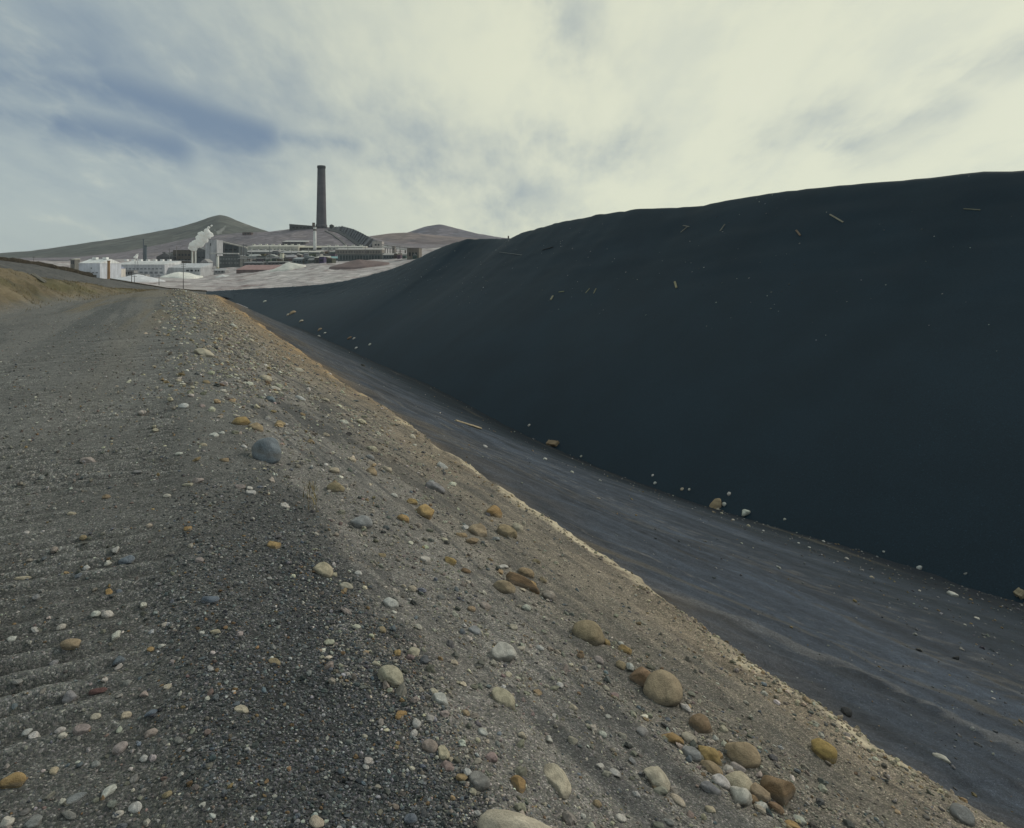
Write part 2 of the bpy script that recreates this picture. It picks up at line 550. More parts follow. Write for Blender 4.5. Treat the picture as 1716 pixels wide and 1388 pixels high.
def ground_piece(name, j0, j1):
    sub = idx[:, j0:j1 + 1].ravel()
    k = j1 - j0 + 1
    q = np.arange(nu * k).reshape(nu, k)
    quads = np.stack([q[:-1, :-1], q[1:, :-1], q[1:, 1:], q[:-1, 1:]], -1).reshape(-1, 4)[:, ::-1]
    me = np_mesh(name, np.stack([xf[sub], yf[sub], zf[sub]], 1), quads)
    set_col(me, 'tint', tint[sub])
    set_float(me, 'grit', grit[sub])
    me.materials.append(GROUND)
    return tag(link(bpy.data.objects.new(name, me)), kind='structure')


cuts = [0, int(np.searchsorted(vg, -7.4)), int(np.searchsorted(vg, 0.3)), int(np.searchsorted(vg, 4.05)), nv - 1]
for nm, a, b in zip(('earth_bank', 'gravel_road', 'gravel_bank', 'gully_side'), cuts[:-1], cuts[1:]):
    ground_piece(nm, a, b)


def hit_ground(px, py):
    """where the sight line through a point of the photograph meets the ground"""
    lo, hi = 1.0, 320.0
    for n in (500, 40, 20):
        Y = np.geomspace(lo, hi, n)
        x, z = (px - CX) / F * Y, EYE + (HY - py) / F * Y
        u, v = xy2uv(x, Y)
        below = z < zt(u, v)
        i = max(int(np.argmax(below)), 1) if below.any() else n - 1
        lo, hi = Y[i - 1], Y[i]
    return Vector((x[i], Y[i], z[i])), float(u[i]), float(v[i])


def ground_normal(u, v, e=0.06):
    zx = (zt([u + e], [v])[0] - zt([u - e], [v])[0]) / (2 * e)
    zv = (zt([u], [v + e])[0] - zt([u], [v - e])[0]) / (2 * e)
    return Vector((-(zx * UD[0] + zv * VD[0]), -(zx * UD[1] + zv * VD[1]), 1)).normalized()


# ------------------------------------------------------------------ slag heap
def slag_material():
    m, t, b = material('black_slag')
    pos = t.new('ShaderNodeNewGeometry').outputs['Position']
    n = t.noise(pos, 0.16, 5, 0.6).outputs[0]
    n2 = t.noise(pos, 22.0, 5, 0.7).outputs[0]
    col = t.mix(t.step(n, 0.3, 0.7), (.0085, .0225, .0350), (.0113, .0288, .0445))
    vz = t.voronoi(pos, 30.0)
    s = t.new('ShaderNodeSeparateColor')
    t.put(s.inputs[0], vz.outputs['Color'])
    sp = t.ramp(s.outputs[0], [(0, (.82,) * 3), (.9, (1.1,) * 3), (.985, (1.2,) * 3), (1, (1.9,) * 3)])
    col = t.mix(1.0, col, sp, 'MULTIPLY')
    col = t.vmath('SCALE', col, scale=t.step(n2, .2, .8, .75, 1.25))
    t.l.new(col, b.inputs['Base Color'])
    b.inputs['Roughness'].default_value = 0.75
    b.inputs['Specular IOR Level'].default_value = 0.25
    bump(t, b, n2, 0.2, 0.02)
    return m


SLAG = slag_material()


def crest_uv(u):
    a = 52.0
    pts = [(1716, 287), (1640, 290), (1520, 300.5), (1500, 304), (1400, 312), (1320, 321), (1260, 329), (1215, 337), (1168, 347.5),
           (1150, 348), (1120, 347.5), (1075, 351), (1045, 353), (1010, 361), (960, 369), (930, 375), (890, 387), (868, 394)]
    us, zs = [], []
    for px, py in pts:
        Y = a * F / (px - 300)
        us.append(-0.4472136 * a + 1.118034 * Y)
        zs.append(EYE + (HY - py) / F * Y)
    return np.interp(u, [-60, -10] + us, [9.5, 7.6] + zs)


cols = []
for u in [-70, -50, -30, -20, -12, -5, 0, 5, 10, 14, 18, 22, 26, 30, 34, 38, 42, 46, 50, 53, 56, 60, 64, 68, 72, 76, 80, 84, 88, 91]:
    zt0 = np.interp(u, TOE_U, TOE_Z)
    x0, y0 = uv2xy(u, V_TOE)
    x1, y1 = uv2xy(u, 46.5)
    cols.append((Vector((x0, y0, zt0)), Vector((x1, y1, float(crest_uv(u))))))
far = []
for px, py, a_ in [(860, 398, 52), (850, 400.5, 53), (832, 400, 54), (812, 400.3, 54), (792, 401.2, 53), (770, 404, 52), (742, 413.5, 52), (716, 425.5, 52),
                   (690, 438, 52), (660, 450, 52), (622, 461, 51), (585, 470, 49), (545, 476, 46), (500, 480, 42), (455, 482.5, 38), (410, 485, 33)]:
    Yc = a_ * F / (px - 300)
    uc = -0.4472136 * a_ + 1.118034 * Yc
    Yt = (uc + 0.4472136 * A_TOE) / 1.118034
    far.append((300 + A_TOE * F / Yt, (px, py, Yc)))
far += [(394, (386, 486.4, 380)), (390, (366, 487.5, 395)), (386, (346, 488.6, 410)), (382, (310, 490.5, 425))]
for tpx, c in far:
    x0, y0, z0 = toe_point(tpx)
    cols.append((Vector((x0, y0, z0 - 0.1)), P(*c)))
# resample the columns densely along the heap
T = np.array([c[0] for c in cols])
K = np.array([c[1] for c in cols])
seg = np.concatenate([[0], np.cumsum(np.linalg.norm(np.diff(K, axis=0), axis=1) + 0.3)])
nS = 520
ss = np.linspace(0, seg[-1], nS)
# put more columns where the heap is near and its skyline is uneven
T = np.stack([np.interp(ss, seg, T[:, i]) for i in range(3)], 1)
K = np.stack([np.interp(ss, seg, K[:, i]) for i in range(3)], 1)
ker = np.array([1, 2, 1]) / 4.0
for i in range(3):
    K[:, i] = np.convolve(np.pad(K[:, i], 1, 'edge'), ker, 'valid')
    for _ in range(3):
        K[90:, i] = np.convolve(np.pad(K[90:, i], 1, 'edge'), ker, 'valid')
    for _ in range(30):
        T[:, i] = np.convolve(np.pad(T[:, i], 1, 'edge'), ker, 'valid')
K[:, 2] += 0.13 * fbm(np.arange(nS) * .8, np.zeros(nS) + 2, 4, .65) + .35 * np.clip(fbm(np.arange(nS) * .23, np.zeros(nS) + 7, 2) - .35, 0, 1)
rowsT = np.concatenate([[-0.18, -0.09], np.linspace(0, 0.9, 70), np.linspace(0.92, 1.0, 8)])
D = K - T
hor = D.copy()
hor[:, 2] = 0
hl = np.linalg.norm(hor, axis=1, keepdims=True)
hor /= hl
verts = []
for t in rowsT:
    p = T + D * t
    # straight repose slope, softened at the foot and rounded at the brow
    sag = -0.035 * np.sin(np.clip(t, 0, 1) * np.pi) * np.abs(D[:, 2]) + 0.012 * np.sin(np.clip(t, 0, 1) * 2 * np.pi) * D[:, 2]
    brow = -(np.clip(t - 0.93, 0, 1) / 0.07) ** 2 * 0.22 + 0.22 * sst(np.array([t]), .6, .93)[0]
    p = p.copy()
    p[:, 2] += sag + (brow if t < 1 else 0)
    su = np.arange(nS) * 0.35
    amp = np.clip(t * 4, 0, 1) * (1 - 0.8 * sst(np.array([t]), .9, 1)[0])
    nz = 0.03 * fbm(su * 0.10, np.full(nS, t * 3.0), 3) + 0.16 * sst(np.array([t]), .40, .8)[0] * fbm(su * 0.5 + t * 4, np.full(nS, t * 14), 4)
    p[:, 2] += nz * amp
    verts.append(p)
for d, dz in ((0.6, -0.05), (1.5, -0.22), (3, -0.7), (8, -3.0), (30, -9)):
    p = K + hor * d
    p[:, 2] += dz
    verts.append(p)
verts = np.array(verts)
nR = len(verts)
q = np.arange(nR * nS).reshape(nR, nS)
quads = np.stack([q[:-1, :-1], q[:-1, 1:], q[1:, 1:], q[1:, :-1]], -1).reshape(-1, 4)
flatv = verts.reshape(-1, 3)
me = np_mesh('slag_heap', flatv, quads[:, ::-1])
me.materials.append(SLAG)
slag = tag(link(bpy.data.objects.new('slag_heap', me)), kind='structure')
slag_bvh = BVHTree.FromPolygons([Vector(v) for v in flatv.tolist()], quads.tolist())


def hit_slag(px, py):
    o = Vector((0, 0, EYE))
    d = (P(px, py, 1.0) - o).normalized()
    loc, n, i, dist = slag_bvh.ray_cast(o, d, 500)
    return loc, n


# ------------------------------------------------------------------ land beyond: valley, stack hill, hills
def loft(name, stations, rows, mat, sub=14, nx=240, rough=1.0, kind='structure', tintf=None):
    px = np.linspace(stations[0], stations[-1], nx)
    R = []
    for Y, pys in rows:
        py = np.interp(px, stations, pys) if not callable(pys) else pys(px)
        for _ in range(3):
            py = np.convolve(np.pad(py, 1, 'edge'), [.25, .5, .25], 'valid') if rough >= 0 else py
        R.append(np.stack([(px - CX) / F * Y, np.full(nx, Y), EYE + (HY - py) / F * Y], 1))
    V = []
    for a, b in zip(R[:-1], R[1:]):
        for s in range(sub):
            V.append(a + (b - a) * (s / sub))
    V.append(R[-1])
    V = np.array(V)
    amp = abs(rough) * V[..., 1] * 0.0010
    n = fbm(V[..., 0] / (V[..., 1] * 0.03 + 4), V[..., 1] / 60.0, 5, 0.6)
    V[..., 2] += n * amp
    nr = len(V)
    q = np.arange(nr * nx).reshape(nr, nx)
    quads = np.stack([q[:-1, :-1], q[:-1, 1:], q[1:, 1:], q[1:, :-1]], -1).reshape(-1, 4)
    me = np_mesh(name, V.reshape(-1, 3), quads)
    me.materials.append(mat)
    o = tag(link(bpy.data.objects.new(name, me)), kind=kind)
    o['_v'] = 0
    del o['_v']
    return o, V


def land_material(name, c1, c2, c3, s1, s2, stretch=(1, 1, 1), speck=None):
    m, t, b = material(name)
    pos = t.new('ShaderNodeNewGeometry').outputs['Position']
    pv = t.vmath('MULTIPLY', pos, stretch)
    n1 = t.noise(pv, s1, 6, 0.6, 0.4).outputs[0]
    n2 = t.noise(pv, s2, 7, 0.65).outputs[0]
    col = t.mix(t.step(n1, .38, .62), c1, c2)
    col = t.mix(t.step(n2, .50, .68), col, c3)
    if speck:
        v = t.voronoi(pos, speck)
        s = t.new('ShaderNodeSeparateColor')
        t.put(s.inputs[0], v.outputs['Color'])
        col = t.mix(1.0, col, t.ramp(s.outputs[0], [(0, (.75,) * 3), (.7, (1.05,) * 3), (1, (1.35,) * 3)]), 'MULTIPLY')
    t.l.new(col, b.inputs['Base Color'])
    bump(t, b, n2, 0.6, 6.0)
    return m


M_VALLEY = land_material('pale_tailings', (.47, .435, .425), (.35, .318, .318), (.21, .155, .15), .016, .034, (1, .8, 1.2), .12)
M_HILL = land_material('grassy_hill', (.088, .094, .085), (.118, .118, .104), (.068, .074, .070), .0035, .012, (1, .6, 2.0), .03)
M_PEAK = land_material('distant_peak_rock', (.125, .118, .145), (.15, .135, .155), (.10, .10, .125), .004, .012, (1, .6, 2), .03)
M_FAR = land_material('distant_hill', (.165, .135, .140), (.205, .165, .155), (.13, .115, .125), .004, .012, (1, .6, 2), .03)
M_MAUVE = land_material('bare_hillside', (.195, .172, .187), (.158, .143, .158), (.235, .205, .208), .006, .02, (1, .5, 2.2), .08)

ST = [-900, -100, 0, 130, 200, 260, 330, 400, 450, 500, 545, 600, 660, 720, 860, 1300]
valley_rows = [
    (240, [517] * 16),
    (420, [496] * 16),
    (600, [476, 474, 474, 474, 477, 480, 484, 484, 482, 478, 475, 471, 463, 452, 432, 400]),
    (800, [458, 458, 458, 463, 466, 468, 468.5, 462, 455, 447.5, 441.5, 441, 437.5, 430, 415, 395]),
    (1050, [449, 449, 449, 458, 461, 463, 463.5, 455, 449.5, 443.5, 439, 437.5, 434, 427, 412, 394]),
    (1300, [442, 442, 442, 447, 449, 450, 450, 446, 441, 438, 435, 433, 430, 424, 411, 393]),
    (1600, [436, 436, 436, 437, 436, 434, 431, 427, 421, 419, 418, 416, 418, 416, 410, 393]),
    (1800, [434, 434, 434, 433, 428, 420, 410, 405, 402, 400, 399, 401, 410, 412, 409, 393]),
    (1990, [433, 433, 433, 431, 424, 412, 397, 390.5, 388.8, 382, 379.5, 391.5, 408, 410, 408, 393]),
    (2300, [440] * 16)]
valley, VAL = loft('valley_floor', ST, valley_rows[:7], M_VALLEY, sub=14, nx=520, rough=2.4)
hillv, HILLV = loft('smelter_hill', ST, valley_rows[6:], M_MAUVE, sub=14, nx=420, rough=0.7)
hp = [-900, -500, -200, 0, 50, 100, 150, 200, 250, 290, 330, 352, 368, 382, 400, 420, 450, 500, 600, 900]
ridge = [446, 442, 432, 424.5, 421, 414, 406.5, 399.5, 390.5, 383, 372, 364, 360, 363, 371, 378.5, 388.5, 400, 415, 440]
mid = [(a * 0.45 + 441 * 0.55 + 2) for a in ridge]
loft('grass_hill', hp, [(1500, [446] * 20), (2250, mid), (3000, ridge), (3500, [460] * 20)], M_HILL, sub=22, nx=800, rough=0.6)
bp = [520, 580, 620, 650, 690, 720, 800, 860, 1000, 1300]
brown = [416, 404, 396, 391.5, 390, 393, 400, 404, 408, 420]
loft('brown_hill', bp, [(1900, [424] * 10), (2600, brown), (2900, [430] * 10)], M_FAR, sub=18, nx=260, rough=0.8)
fp = [560, 640, 670, 690, 712, 738, 762, 800, 835, 900, 1000, 1400]
peak = [410, 402, 394, 387.5, 380, 375.5, 382, 391.5, 398, 404, 406, 412]
loft('distant_peak', fp, [(2900, [420] * 12), (3700, peak), (4200, [430] * 12)], M_PEAK, sub=18, nx=260, rough=0.8)
# plain sheet under everything, out to the horizon
me = bpy.data.meshes.new('ground')
me.from_pydata([(-9000, -6000, -60), (9000, -6000, -60), (9000, 9000, -60), (-9000, 9000, -60)], [], [(0, 1, 2, 3)])
me.materials.append(M_HILL)
tag(link(bpy.data.objects.new('ground', me)), kind='structure')


def land_at(px, Y):
    """height of the valley land at a photo column and a distance"""
    rows = valley_rows
    for (Y0, a), (Y1, b) in zip(rows[:-1], rows[1:]):
        if Y0 <= Y <= Y1:
            za = EYE + (HY - np.interp(px, ST, a)) / F * Y0
            zb = EYE + (HY - np.interp(px, ST, b)) / F * Y1
            return za + (zb - za) * (Y - Y0) / (Y1 - Y0)
    return -20.0


def land_depth(px, py, lo=450, hi=1990):
    """distance at which the land is seen at that point of the photograph"""
    for Y in np.linspace(lo, hi, 800):
        if HY - (land_at(px, Y) - EYE) * F / Y <= py:
            return float(Y)
    return hi


# ------------------------------------------------------------------ lower road behind the cut bank, berm, pipe
def polyline_strip(name, rows, mat, n=160, rough=0.05):
    L = []
    for pts in rows:
        pts = list(pts) + [(pts[-1][0] + 7, pts[-1][1] + 85, pts[-1][2])]      # the end runs down into the slope
        pts = np.array(pts, float)
        px = np.linspace(pts[0, 0], pts[-1, 0], n)
        py, Y = np.interp(px, pts[:, 0], pts[:, 1]), np.interp(px, pts[:, 0], pts[:, 2])
        L.append(np.stack([(px - CX) / F * Y, Y, EYE + (HY - py) / F * Y], 1))
    V = []
    for a, b in zip(L[:-1], L[1:]):
        for s in range(12):
            V.append(a + (b - a) * s / 12)
    V.append(L[-1])
    V = np.array(V)
    V[..., 2] += rough * fbm(V[..., 0] * 0.6, V[..., 1] * 0.6, 4)
    q = np.arange(V.shape[0] * n).reshape(V.shape[0], n)
    quads = np.stack([q[:-1, :-1], q[:-1, 1:], q[1:, 1:], q[1:, :-1]], -1).reshape(-1, 4)
    me = np_mesh(name, V.reshape(-1, 3), quads)
    me.materials.append(mat)
    return link(bpy.data.objects.new(name, me))


M_LOWER = land_material('lower_road_gravel', (.135, .135, .132), (.17, .165, .155), (.10, .10, .10), .25, .9, (1, .4, 1), 6.0)
M_BERM = land_material('dark_berm_earth', (.060, .054, .044), (.085, .073, .055), (.04, .037, .033), .5, 1.6, (1, 1, 1), 5.0)
EDGE = [(-260, 418, 58), (-60, 429, 66), (0, 436, 70), (60, 443.5, 78), (130, 458, 90), (152, 464, 96), (185, 468.5, 104), (230, 476, 114),
        (280, 484, 124), (320, 487.3, 132), (346, 489, 138)]
tag(polyline_strip('lower_road', [
    [(-260, 500, 40), (0, 480, 46), (100, 486, 56), (200, 494, 68), (280, 500, 82), (346, 505, 100)],
    [(-260, 440, 50), (0, 455, 56), (100, 468, 66), (200, 484, 82), (280, 491, 98), (346, 495, 118)],
    EDGE, [(p, y + 14, Y + 9) for p, y, Y in EDGE]], M_LOWER), kind='structure')


def edge_ridge(name, pts, height_px, mat, n=90, lumpy=0.35, front=1.2):
    """low ridge with a rounded section that follows a line on the land"""
    pts = np.array(pts, float)
    px = np.linspace(pts[0, 0], pts[-1, 0], n)
    py, Y = np.interp(px, pts[:, 0], pts[:, 1]), np.interp(px, pts[:, 0], pts[:, 2])
    h = height_px * Y / F * (1 + lumpy * fbm(px * 0.09, px * 0, 4))
    rows = []
    for a in np.linspace(-0.25, math.pi + 0.25, 12):
        dy, dz = -math.cos(a), math.sin(a)
        yy = Y + dy * h * front
        zz = EYE + (HY - py) / F * Y + dz * h * (1 + lumpy * 0.3 * fbm(px * .3, px * 0 + a * 2, 2))
        rows.append(np.stack([(px - CX) / F * Y, yy, zz], 1))
    V = np.array(rows)
    m = len(rows)
    q = np.arange(m * n).reshape(m, n)
    quads = np.stack([q[:-1, :-1], q[:-1, 1:], q[1:, 1:], q[1:, :-1]], -1).reshape(-1, 4)
    me = np_mesh(name, V.reshape(-1, 3), quads)
    bm = bmesh.new()
    bm.from_mesh(me)
    bmesh.ops.holes_fill(bm, edges=[e for e in bm.edges if e.is_boundary], sides=0)
    bm.to_mesh(me)
    bm.free()
    me.materials.append(mat)
    return link(bpy.data.objects.new(name, me))


tag(edge_ridge('earth_berm', EDGE[:6], 6.0, M_BERM), 'dark earth berm along the far edge of the lower road', 'berm')
tag(edge_ridge('pipeline', EDGE[6:], 2.0, M_BERM, lumpy=0.12, front=1.0), 'thin dark pipe lying along the bend of the lower road', 'pipe')

# ------------------------------------------------------------------ the plant
def plant_material(name, metal=0.0, rough=0.75, streak=0.35):
    m, t, b = material(name)
    oi = t.new('ShaderNodeObjectInfo')
    pos = t.new('ShaderNodeNewGeometry').outputs['Position']
    pv = t.vmath('MULTIPLY', pos, (0.35, 0.35, 0.05))
    n = t.noise(pv, 1.0, 5, 0.6).outputs[0]
    n2 = t.noise(pos, 0.12, 5, 0.6).outputs[0]
    k = t.math('MULTIPLY', t.step(n, .3, .7, 1 - streak, 1 + streak * .5), t.step(n2, .3, .7, .88, 1.1))
    t.l.new(t.vmath('SCALE', oi.outputs['Color'], scale=k), b.inputs['Base Color'])
    b.inputs['Roughness'].default_value = rough
    b.inputs['Metallic'].default_value = metal
    return m


M_WALL = plant_material('weathered_sheet_metal', streak=.2)
M_ROOF = plant_material('weathered_roofing', rough=0.6, streak=0.22)
M_GLASS = plant_material('dusty_window_glass', rough=0.25, streak=0.2)
_box = bpy.data.meshes.new('box')
_box.from_pydata([(x, y, z) for x in (-.5, .5) for y in (-.5, .5) for z in (0, 1)], [],
                 [(0, 1, 3, 2), (4, 6, 7, 5), (0, 4, 5, 1), (2, 3, 7, 6), (1, 5, 7, 3), (0, 2, 6, 4)])
_boxes = {}


def box(name, mat, c, size, col, parent=None):
    key = mat.name
    if key not in _boxes:
        _boxes[key] = _box.copy()
        _boxes[key].materials.append(mat)
    o = bpy.data.objects.new(name, _boxes[key])
    o.location, o.scale, o.color = c, size, (*col, 1)
    return link(o, parent)


def mesh_obj(name, verts, faces, mat, col, parent=None, smooth=False):
    me = bpy.data.meshes.new(name)
    me.from_pydata([tuple(v) for v in verts], [], faces)
    if smooth:
        me.polygons.foreach_set('use_smooth', np.ones(len(faces), bool))
    me.materials.append(mat)
    bm = bmesh.new()
    bm.from_mesh(me)
    bmesh.ops.recalc_face_normals(bm, faces=bm.faces)
    bm.to_mesh(me)
    bm.free()
    o = bpy.data.objects.new(name, me)
    o.color = (*col, 1)
    return link(o, parent)


def empty(name, loc):
    o = bpy.data.objects.new(name, None)
    o.empty_display_size = 0.5
    o.location = loc
    return link(o)


def building(name, label, cat, px0, px1, pt, pb, Y=None, depth=25.0, wall=(.5, .5, .5), roof=(.3, .3, .3), kind='gable', rise=0.25,
             win=(), wcol=(.05, .055, .06), turn=0.0, door=None, vent=0, group=None):
    """a plant building whose front is seen between px0..px1 and pt..pb; walls, roof, windows are its parts"""
    pc = (px0 + px1) / 2
    if Y is None:
        Y = land_depth(pc, pb)
    if HY - (land_at(pc, Y) - EYE) * F / Y < pb - 0.4:      # would be buried: move to where the land is seen at its foot
        Y = land_depth(pc, pb)
    W, H = (px1 - px0) / F * Y, (pb - pt) / F * Y
    base = P(pc, pb, Y)
    root = empty(name, base)
    root.rotation_euler[2] = turn
    tag(root, label, cat, group)
    sink = max(5.0, base.z - land_at(pc, Y) + 4.0, base.z - land_at(pc, min(Y + depth, 1985)) + 2.0)
    hr = H * rise if kind != 'flat' else 0.4
    hw = H - hr
    box('wall', M_WALL, (0, depth / 2, -sink), (W, depth, hw + sink), wall, root)
    e = 0.4
    if kind == 'gable':
        vs = [(-W / 2 - e, -e, hw), (W / 2 + e, -e, hw), (W / 2 + e, depth + e, hw), (-W / 2 - e, depth + e, hw),
              (-W / 2 - e, depth / 2, H), (W / 2 + e, depth / 2, H)]
        fs = [(0, 1, 5, 4), (2, 3, 4, 5), (0, 4, 3), (1, 2, 5), (3, 2, 1, 0)]
    elif kind == 'end':
        vs = [(-W / 2 - e, -e, hw), (W / 2 + e, -e, hw), (W / 2 + e, depth + e, hw), (-W / 2 - e, depth + e, hw), (0, -e, H), (0, depth + e, H)]
        fs = [(0, 1, 4), (2, 3, 5), (1, 2, 5, 4), (3, 0, 4, 5), (3, 2, 1, 0)]
    elif kind == 'left':       # mono-pitch, high on the left
        vs = [(-W / 2 - e, -e, hw), (W / 2 + e, -e, hw), (W / 2 + e, depth + e, hw), (-W / 2 - e, depth + e, hw), (-W / 2 - e, -e, H), (-W / 2 - e, depth + e, H)]
        fs = [(0, 1, 4), (2, 3, 5), (1, 2, 5, 4), (3, 0, 4, 5), (3, 2, 1, 0)]
    elif kind == 'shed':       # mono-pitch, falling towards the viewer
        vs = [(-W / 2 - e, -e, hw), (W / 2 + e, -e, hw), (W / 2 + e, depth + e, hw), (-W / 2 - e, depth + e, hw), (-W / 2 - e, depth + e, H), (W / 2 + e, depth + e, H)]
        fs = [(0, 1, 5, 4), (2, 3, 4, 5), (0, 4, 3), (1, 2, 5), (3, 2, 1, 0)]
    else:
        vs = [(-W / 2 - e, -e, hw), (W / 2 + e, -e, hw), (W / 2 + e, depth + e, hw), (-W / 2 - e, depth + e, hw)]
        vs += [(x, y, z + hr) for x, y, z in vs]
        fs = [(0, 1, 5, 4), (1, 2, 6, 5), (2, 3, 7, 6), (3, 0, 4, 7), (4, 5, 6, 7), (3, 2, 1, 0)]
    rf = mesh_obj('roof', [(x, y, z + 0.003) for x, y, z in vs], fs, M_ROOF, roof, root)
    for (n, f0, f1, z0, z1) in win:      # a row of n windows between fractions of width, height
        for i in range(n):
            cw = (f1 - f0) / n
            cx = (-0.5 + f0 + cw * (i + .5)) * W
            wd = box('window', M_GLASS, (cx, -0.06, z0 * hw), (cw * W * 0.62, 0.34, (z1 - z0) * hw), wcol, root)
    if door:
        f0, f1, z1 = door
        box('door', M_WALL, ((-0.5 + (f0 + f1) / 2) * W, -0.08, 0), ((f1 - f0) * W, 0.4, z1 * hw), (.12, .11, .10), root)
    for i in range(vent):
        box('roof_vent', M_ROOF, ((-0.5 + (i + .5) / vent) * W, depth / 2, H - 0.2), (min(W / vent * .35, 8), 5, 2.2), tuple(c * 1.15 for c in roof), rf)
    return root


WHITE, PALE, CREAM = (.60, .61, .62), (.46, .46, .46), (.62, .60, .52)
DARK, BLUED, BROWN, RUST = (.085, .088, .092), (.090, .105, .115), (.115, .10, .085), (.26, .14, .075)

# the nearer white works on the left
building('metal_shed', 'tall white metal shed with stepped roof at the left end of the plant', 'shed', 132, 167.5, 434, 467, 900, 40, (.54, .565, .62), (.74, .75, .74), 'gable', .22,
         [(1, .55, .64, .62, .72), (5, .06, .94, .34, .42)], (.20, .21, .23), vent=2, door=(.66, .84, .24))
building('metal_shed', 'low white shed between the tall shed and the rusty tower', 'shed', 168, 180, 445, 467, 905, 22, (.55, .54, .54), (.70, .68, .62), 'gable', .2, [(2, .1, .9, .6, .8)])
building('metal_shed', 'small cream shed just right of the rusty tower', 'shed', 184, 192, 446, 467, 905, 22, (.62, .58, .52), (.30, .33, .45), 'gable', .2)
building('mill_building', 'very long white mill building with a low dark ridge roof', 'mill', 190, 276, 437, 464, 915, 45, (.52, .52, .545), (.66, .66, .655), 'shed', .24,
         [(12, .06, .96, .60, .70), (9, .10, .98, .25, .42)], (.24, .25, .27), vent=7)
building('mill_building', 'grey low mill annex with four dark openings below the twin chimneys', 'mill', 273, 336, 441, 463, 925, 36, (.44, .445, .46), (.54, .55, .57), 'shed', .35,
         [(2, .60, .82, .55, .75), (2, .84, .98, .55, .75)])
building('loading_dock', 'dark covered loading dock in front of the long white mill', 'dock', 198, 224, 453, 461, 890, 10, (.30, .30, .30), (.24, .235, .23), 'flat', .2, [(5, .05, .95, .1, .7)])
building('loading_dock', 'lower dark ramp shed beside the loading dock', 'dock', 222, 244, 457.5, 463, 885, 10, (.35, .35, .345), (.22, .22, .22), 'left', .5)
building('brick_shop', 'brown blocky mill house left of the twin chimneys', 'mill', 290, 322, 419, 445, None, 40, BROWN, (.17, .15, .13), 'flat', .1, [(5, .08, .92, .62, .75), (5, .08, .92, .3, .42)])
building('brick_shop', 'dark low shop with jagged roof left of the brown mill house', 'mill', 262, 290, 424, 446, None, 30, (.10, .10, .105), (.13, .13, .135), 'end', .3, [(4, .1, .9, .4, .6)], vent=2)
building('crusher_house', 'dark crusher house right behind the twin chimneys', 'mill', 328, 352, 414, 446, None, 40, (.10, .108, .115), (.13, .135, .14), 'left', .25, [(3, .1, .9, .55, .65)])
building('ore_bin', 'tall pale grey ore bin tower with a single dark slot', 'tower', 344, 364, 402, 421, 1330, 26, (.44, .44, .46), (.36, .37, .40), 'flat', .08, [(1, .38, .50, .48, .72)])
building('concentrator', 'dark concentrator building under a long sloping pale conveyor', 'mill', 364, 400, 407, 430, 1400, 45, BLUED, (.14, .145, .15), 'left', .15, [(3, .30, .95, .52, .66), (4, .05, .95, .2, .3)])
building('concentrator', 'stepped dark block with pale bands behind the short white chimney', 'mill', 366, 402, 429, 449, 1320, 32, (.115, .125, .125), (.33, .33, .33), 'flat', .08,
         [(7, .04, .96, .70, .80), (7, .04, .96, .36, .46)], (.24, .25, .25))
building('thickener_house', 'grey hip of a low house under the steam plume', 'house', 336, 349, 434, 446, 1200, 20, (.24, .24, .25), (.33, .32, .32), 'end', .45)
building('smelter_hall', 'long cream smelter hall stretching below the hillside', 'hall', 413, 500, 410, 420, 1560, 50, (.53, .51, .44), (.60, .585, .52), 'shed', .30, [(14, .05, .98, .22, .38)], (.22, .22, .22), vent=8)
building('smelter_hall', 'open dark-fronted middle section of the smelter hall', 'hall', 500, 539, 411, 420, 1570, 50, (.08, .075, .065), (.48, .455, .38), 'shed', .45)
building('smelter_hall', 'pale right wing of the smelter hall below the white chimney', 'hall', 539, 608, 411.5, 419, 1575, 50, (.46, .45, .42), (.56, .55, .51), 'shed', .35, [(9, .05, .95, .2, .5)], (.14, .14, .15), vent=5)
building('roaster_house', 'upper hillside building with a long pale roof', 'house', 473, 512, 402.5, 409, 1690, 30, (.14, .13, .13), (.50, .49, .49), 'shed', .45, [(6, .08, .92, .2, .7)])
building('converter_house', 'long grey roofed house in front of the smelter hall', 'hall', 408, 468, 419, 429, 1470, 38, (.14, .15, .155), (.43, .42, .42), 'shed', .35, [(10, .05, .95, .25, .6)], vent=5)
building('converter_house', 'grey house with bright roof left of the turquoise shed', 'hall', 498, 534, 419.5, 430, 1480, 36, (.115, .13, .135), (.54, .53, .48), 'shed', .32, [(6, .05, .95, .25, .6)])
building('converter_house', 'dark bridge house between the two grey roofed houses', 'hall', 468, 498, 420.5, 431, 1475, 34, (.12, .125, .13), (.40, .395, .40), 'shed', .3, [(5, .05, .95, .25, .6)])
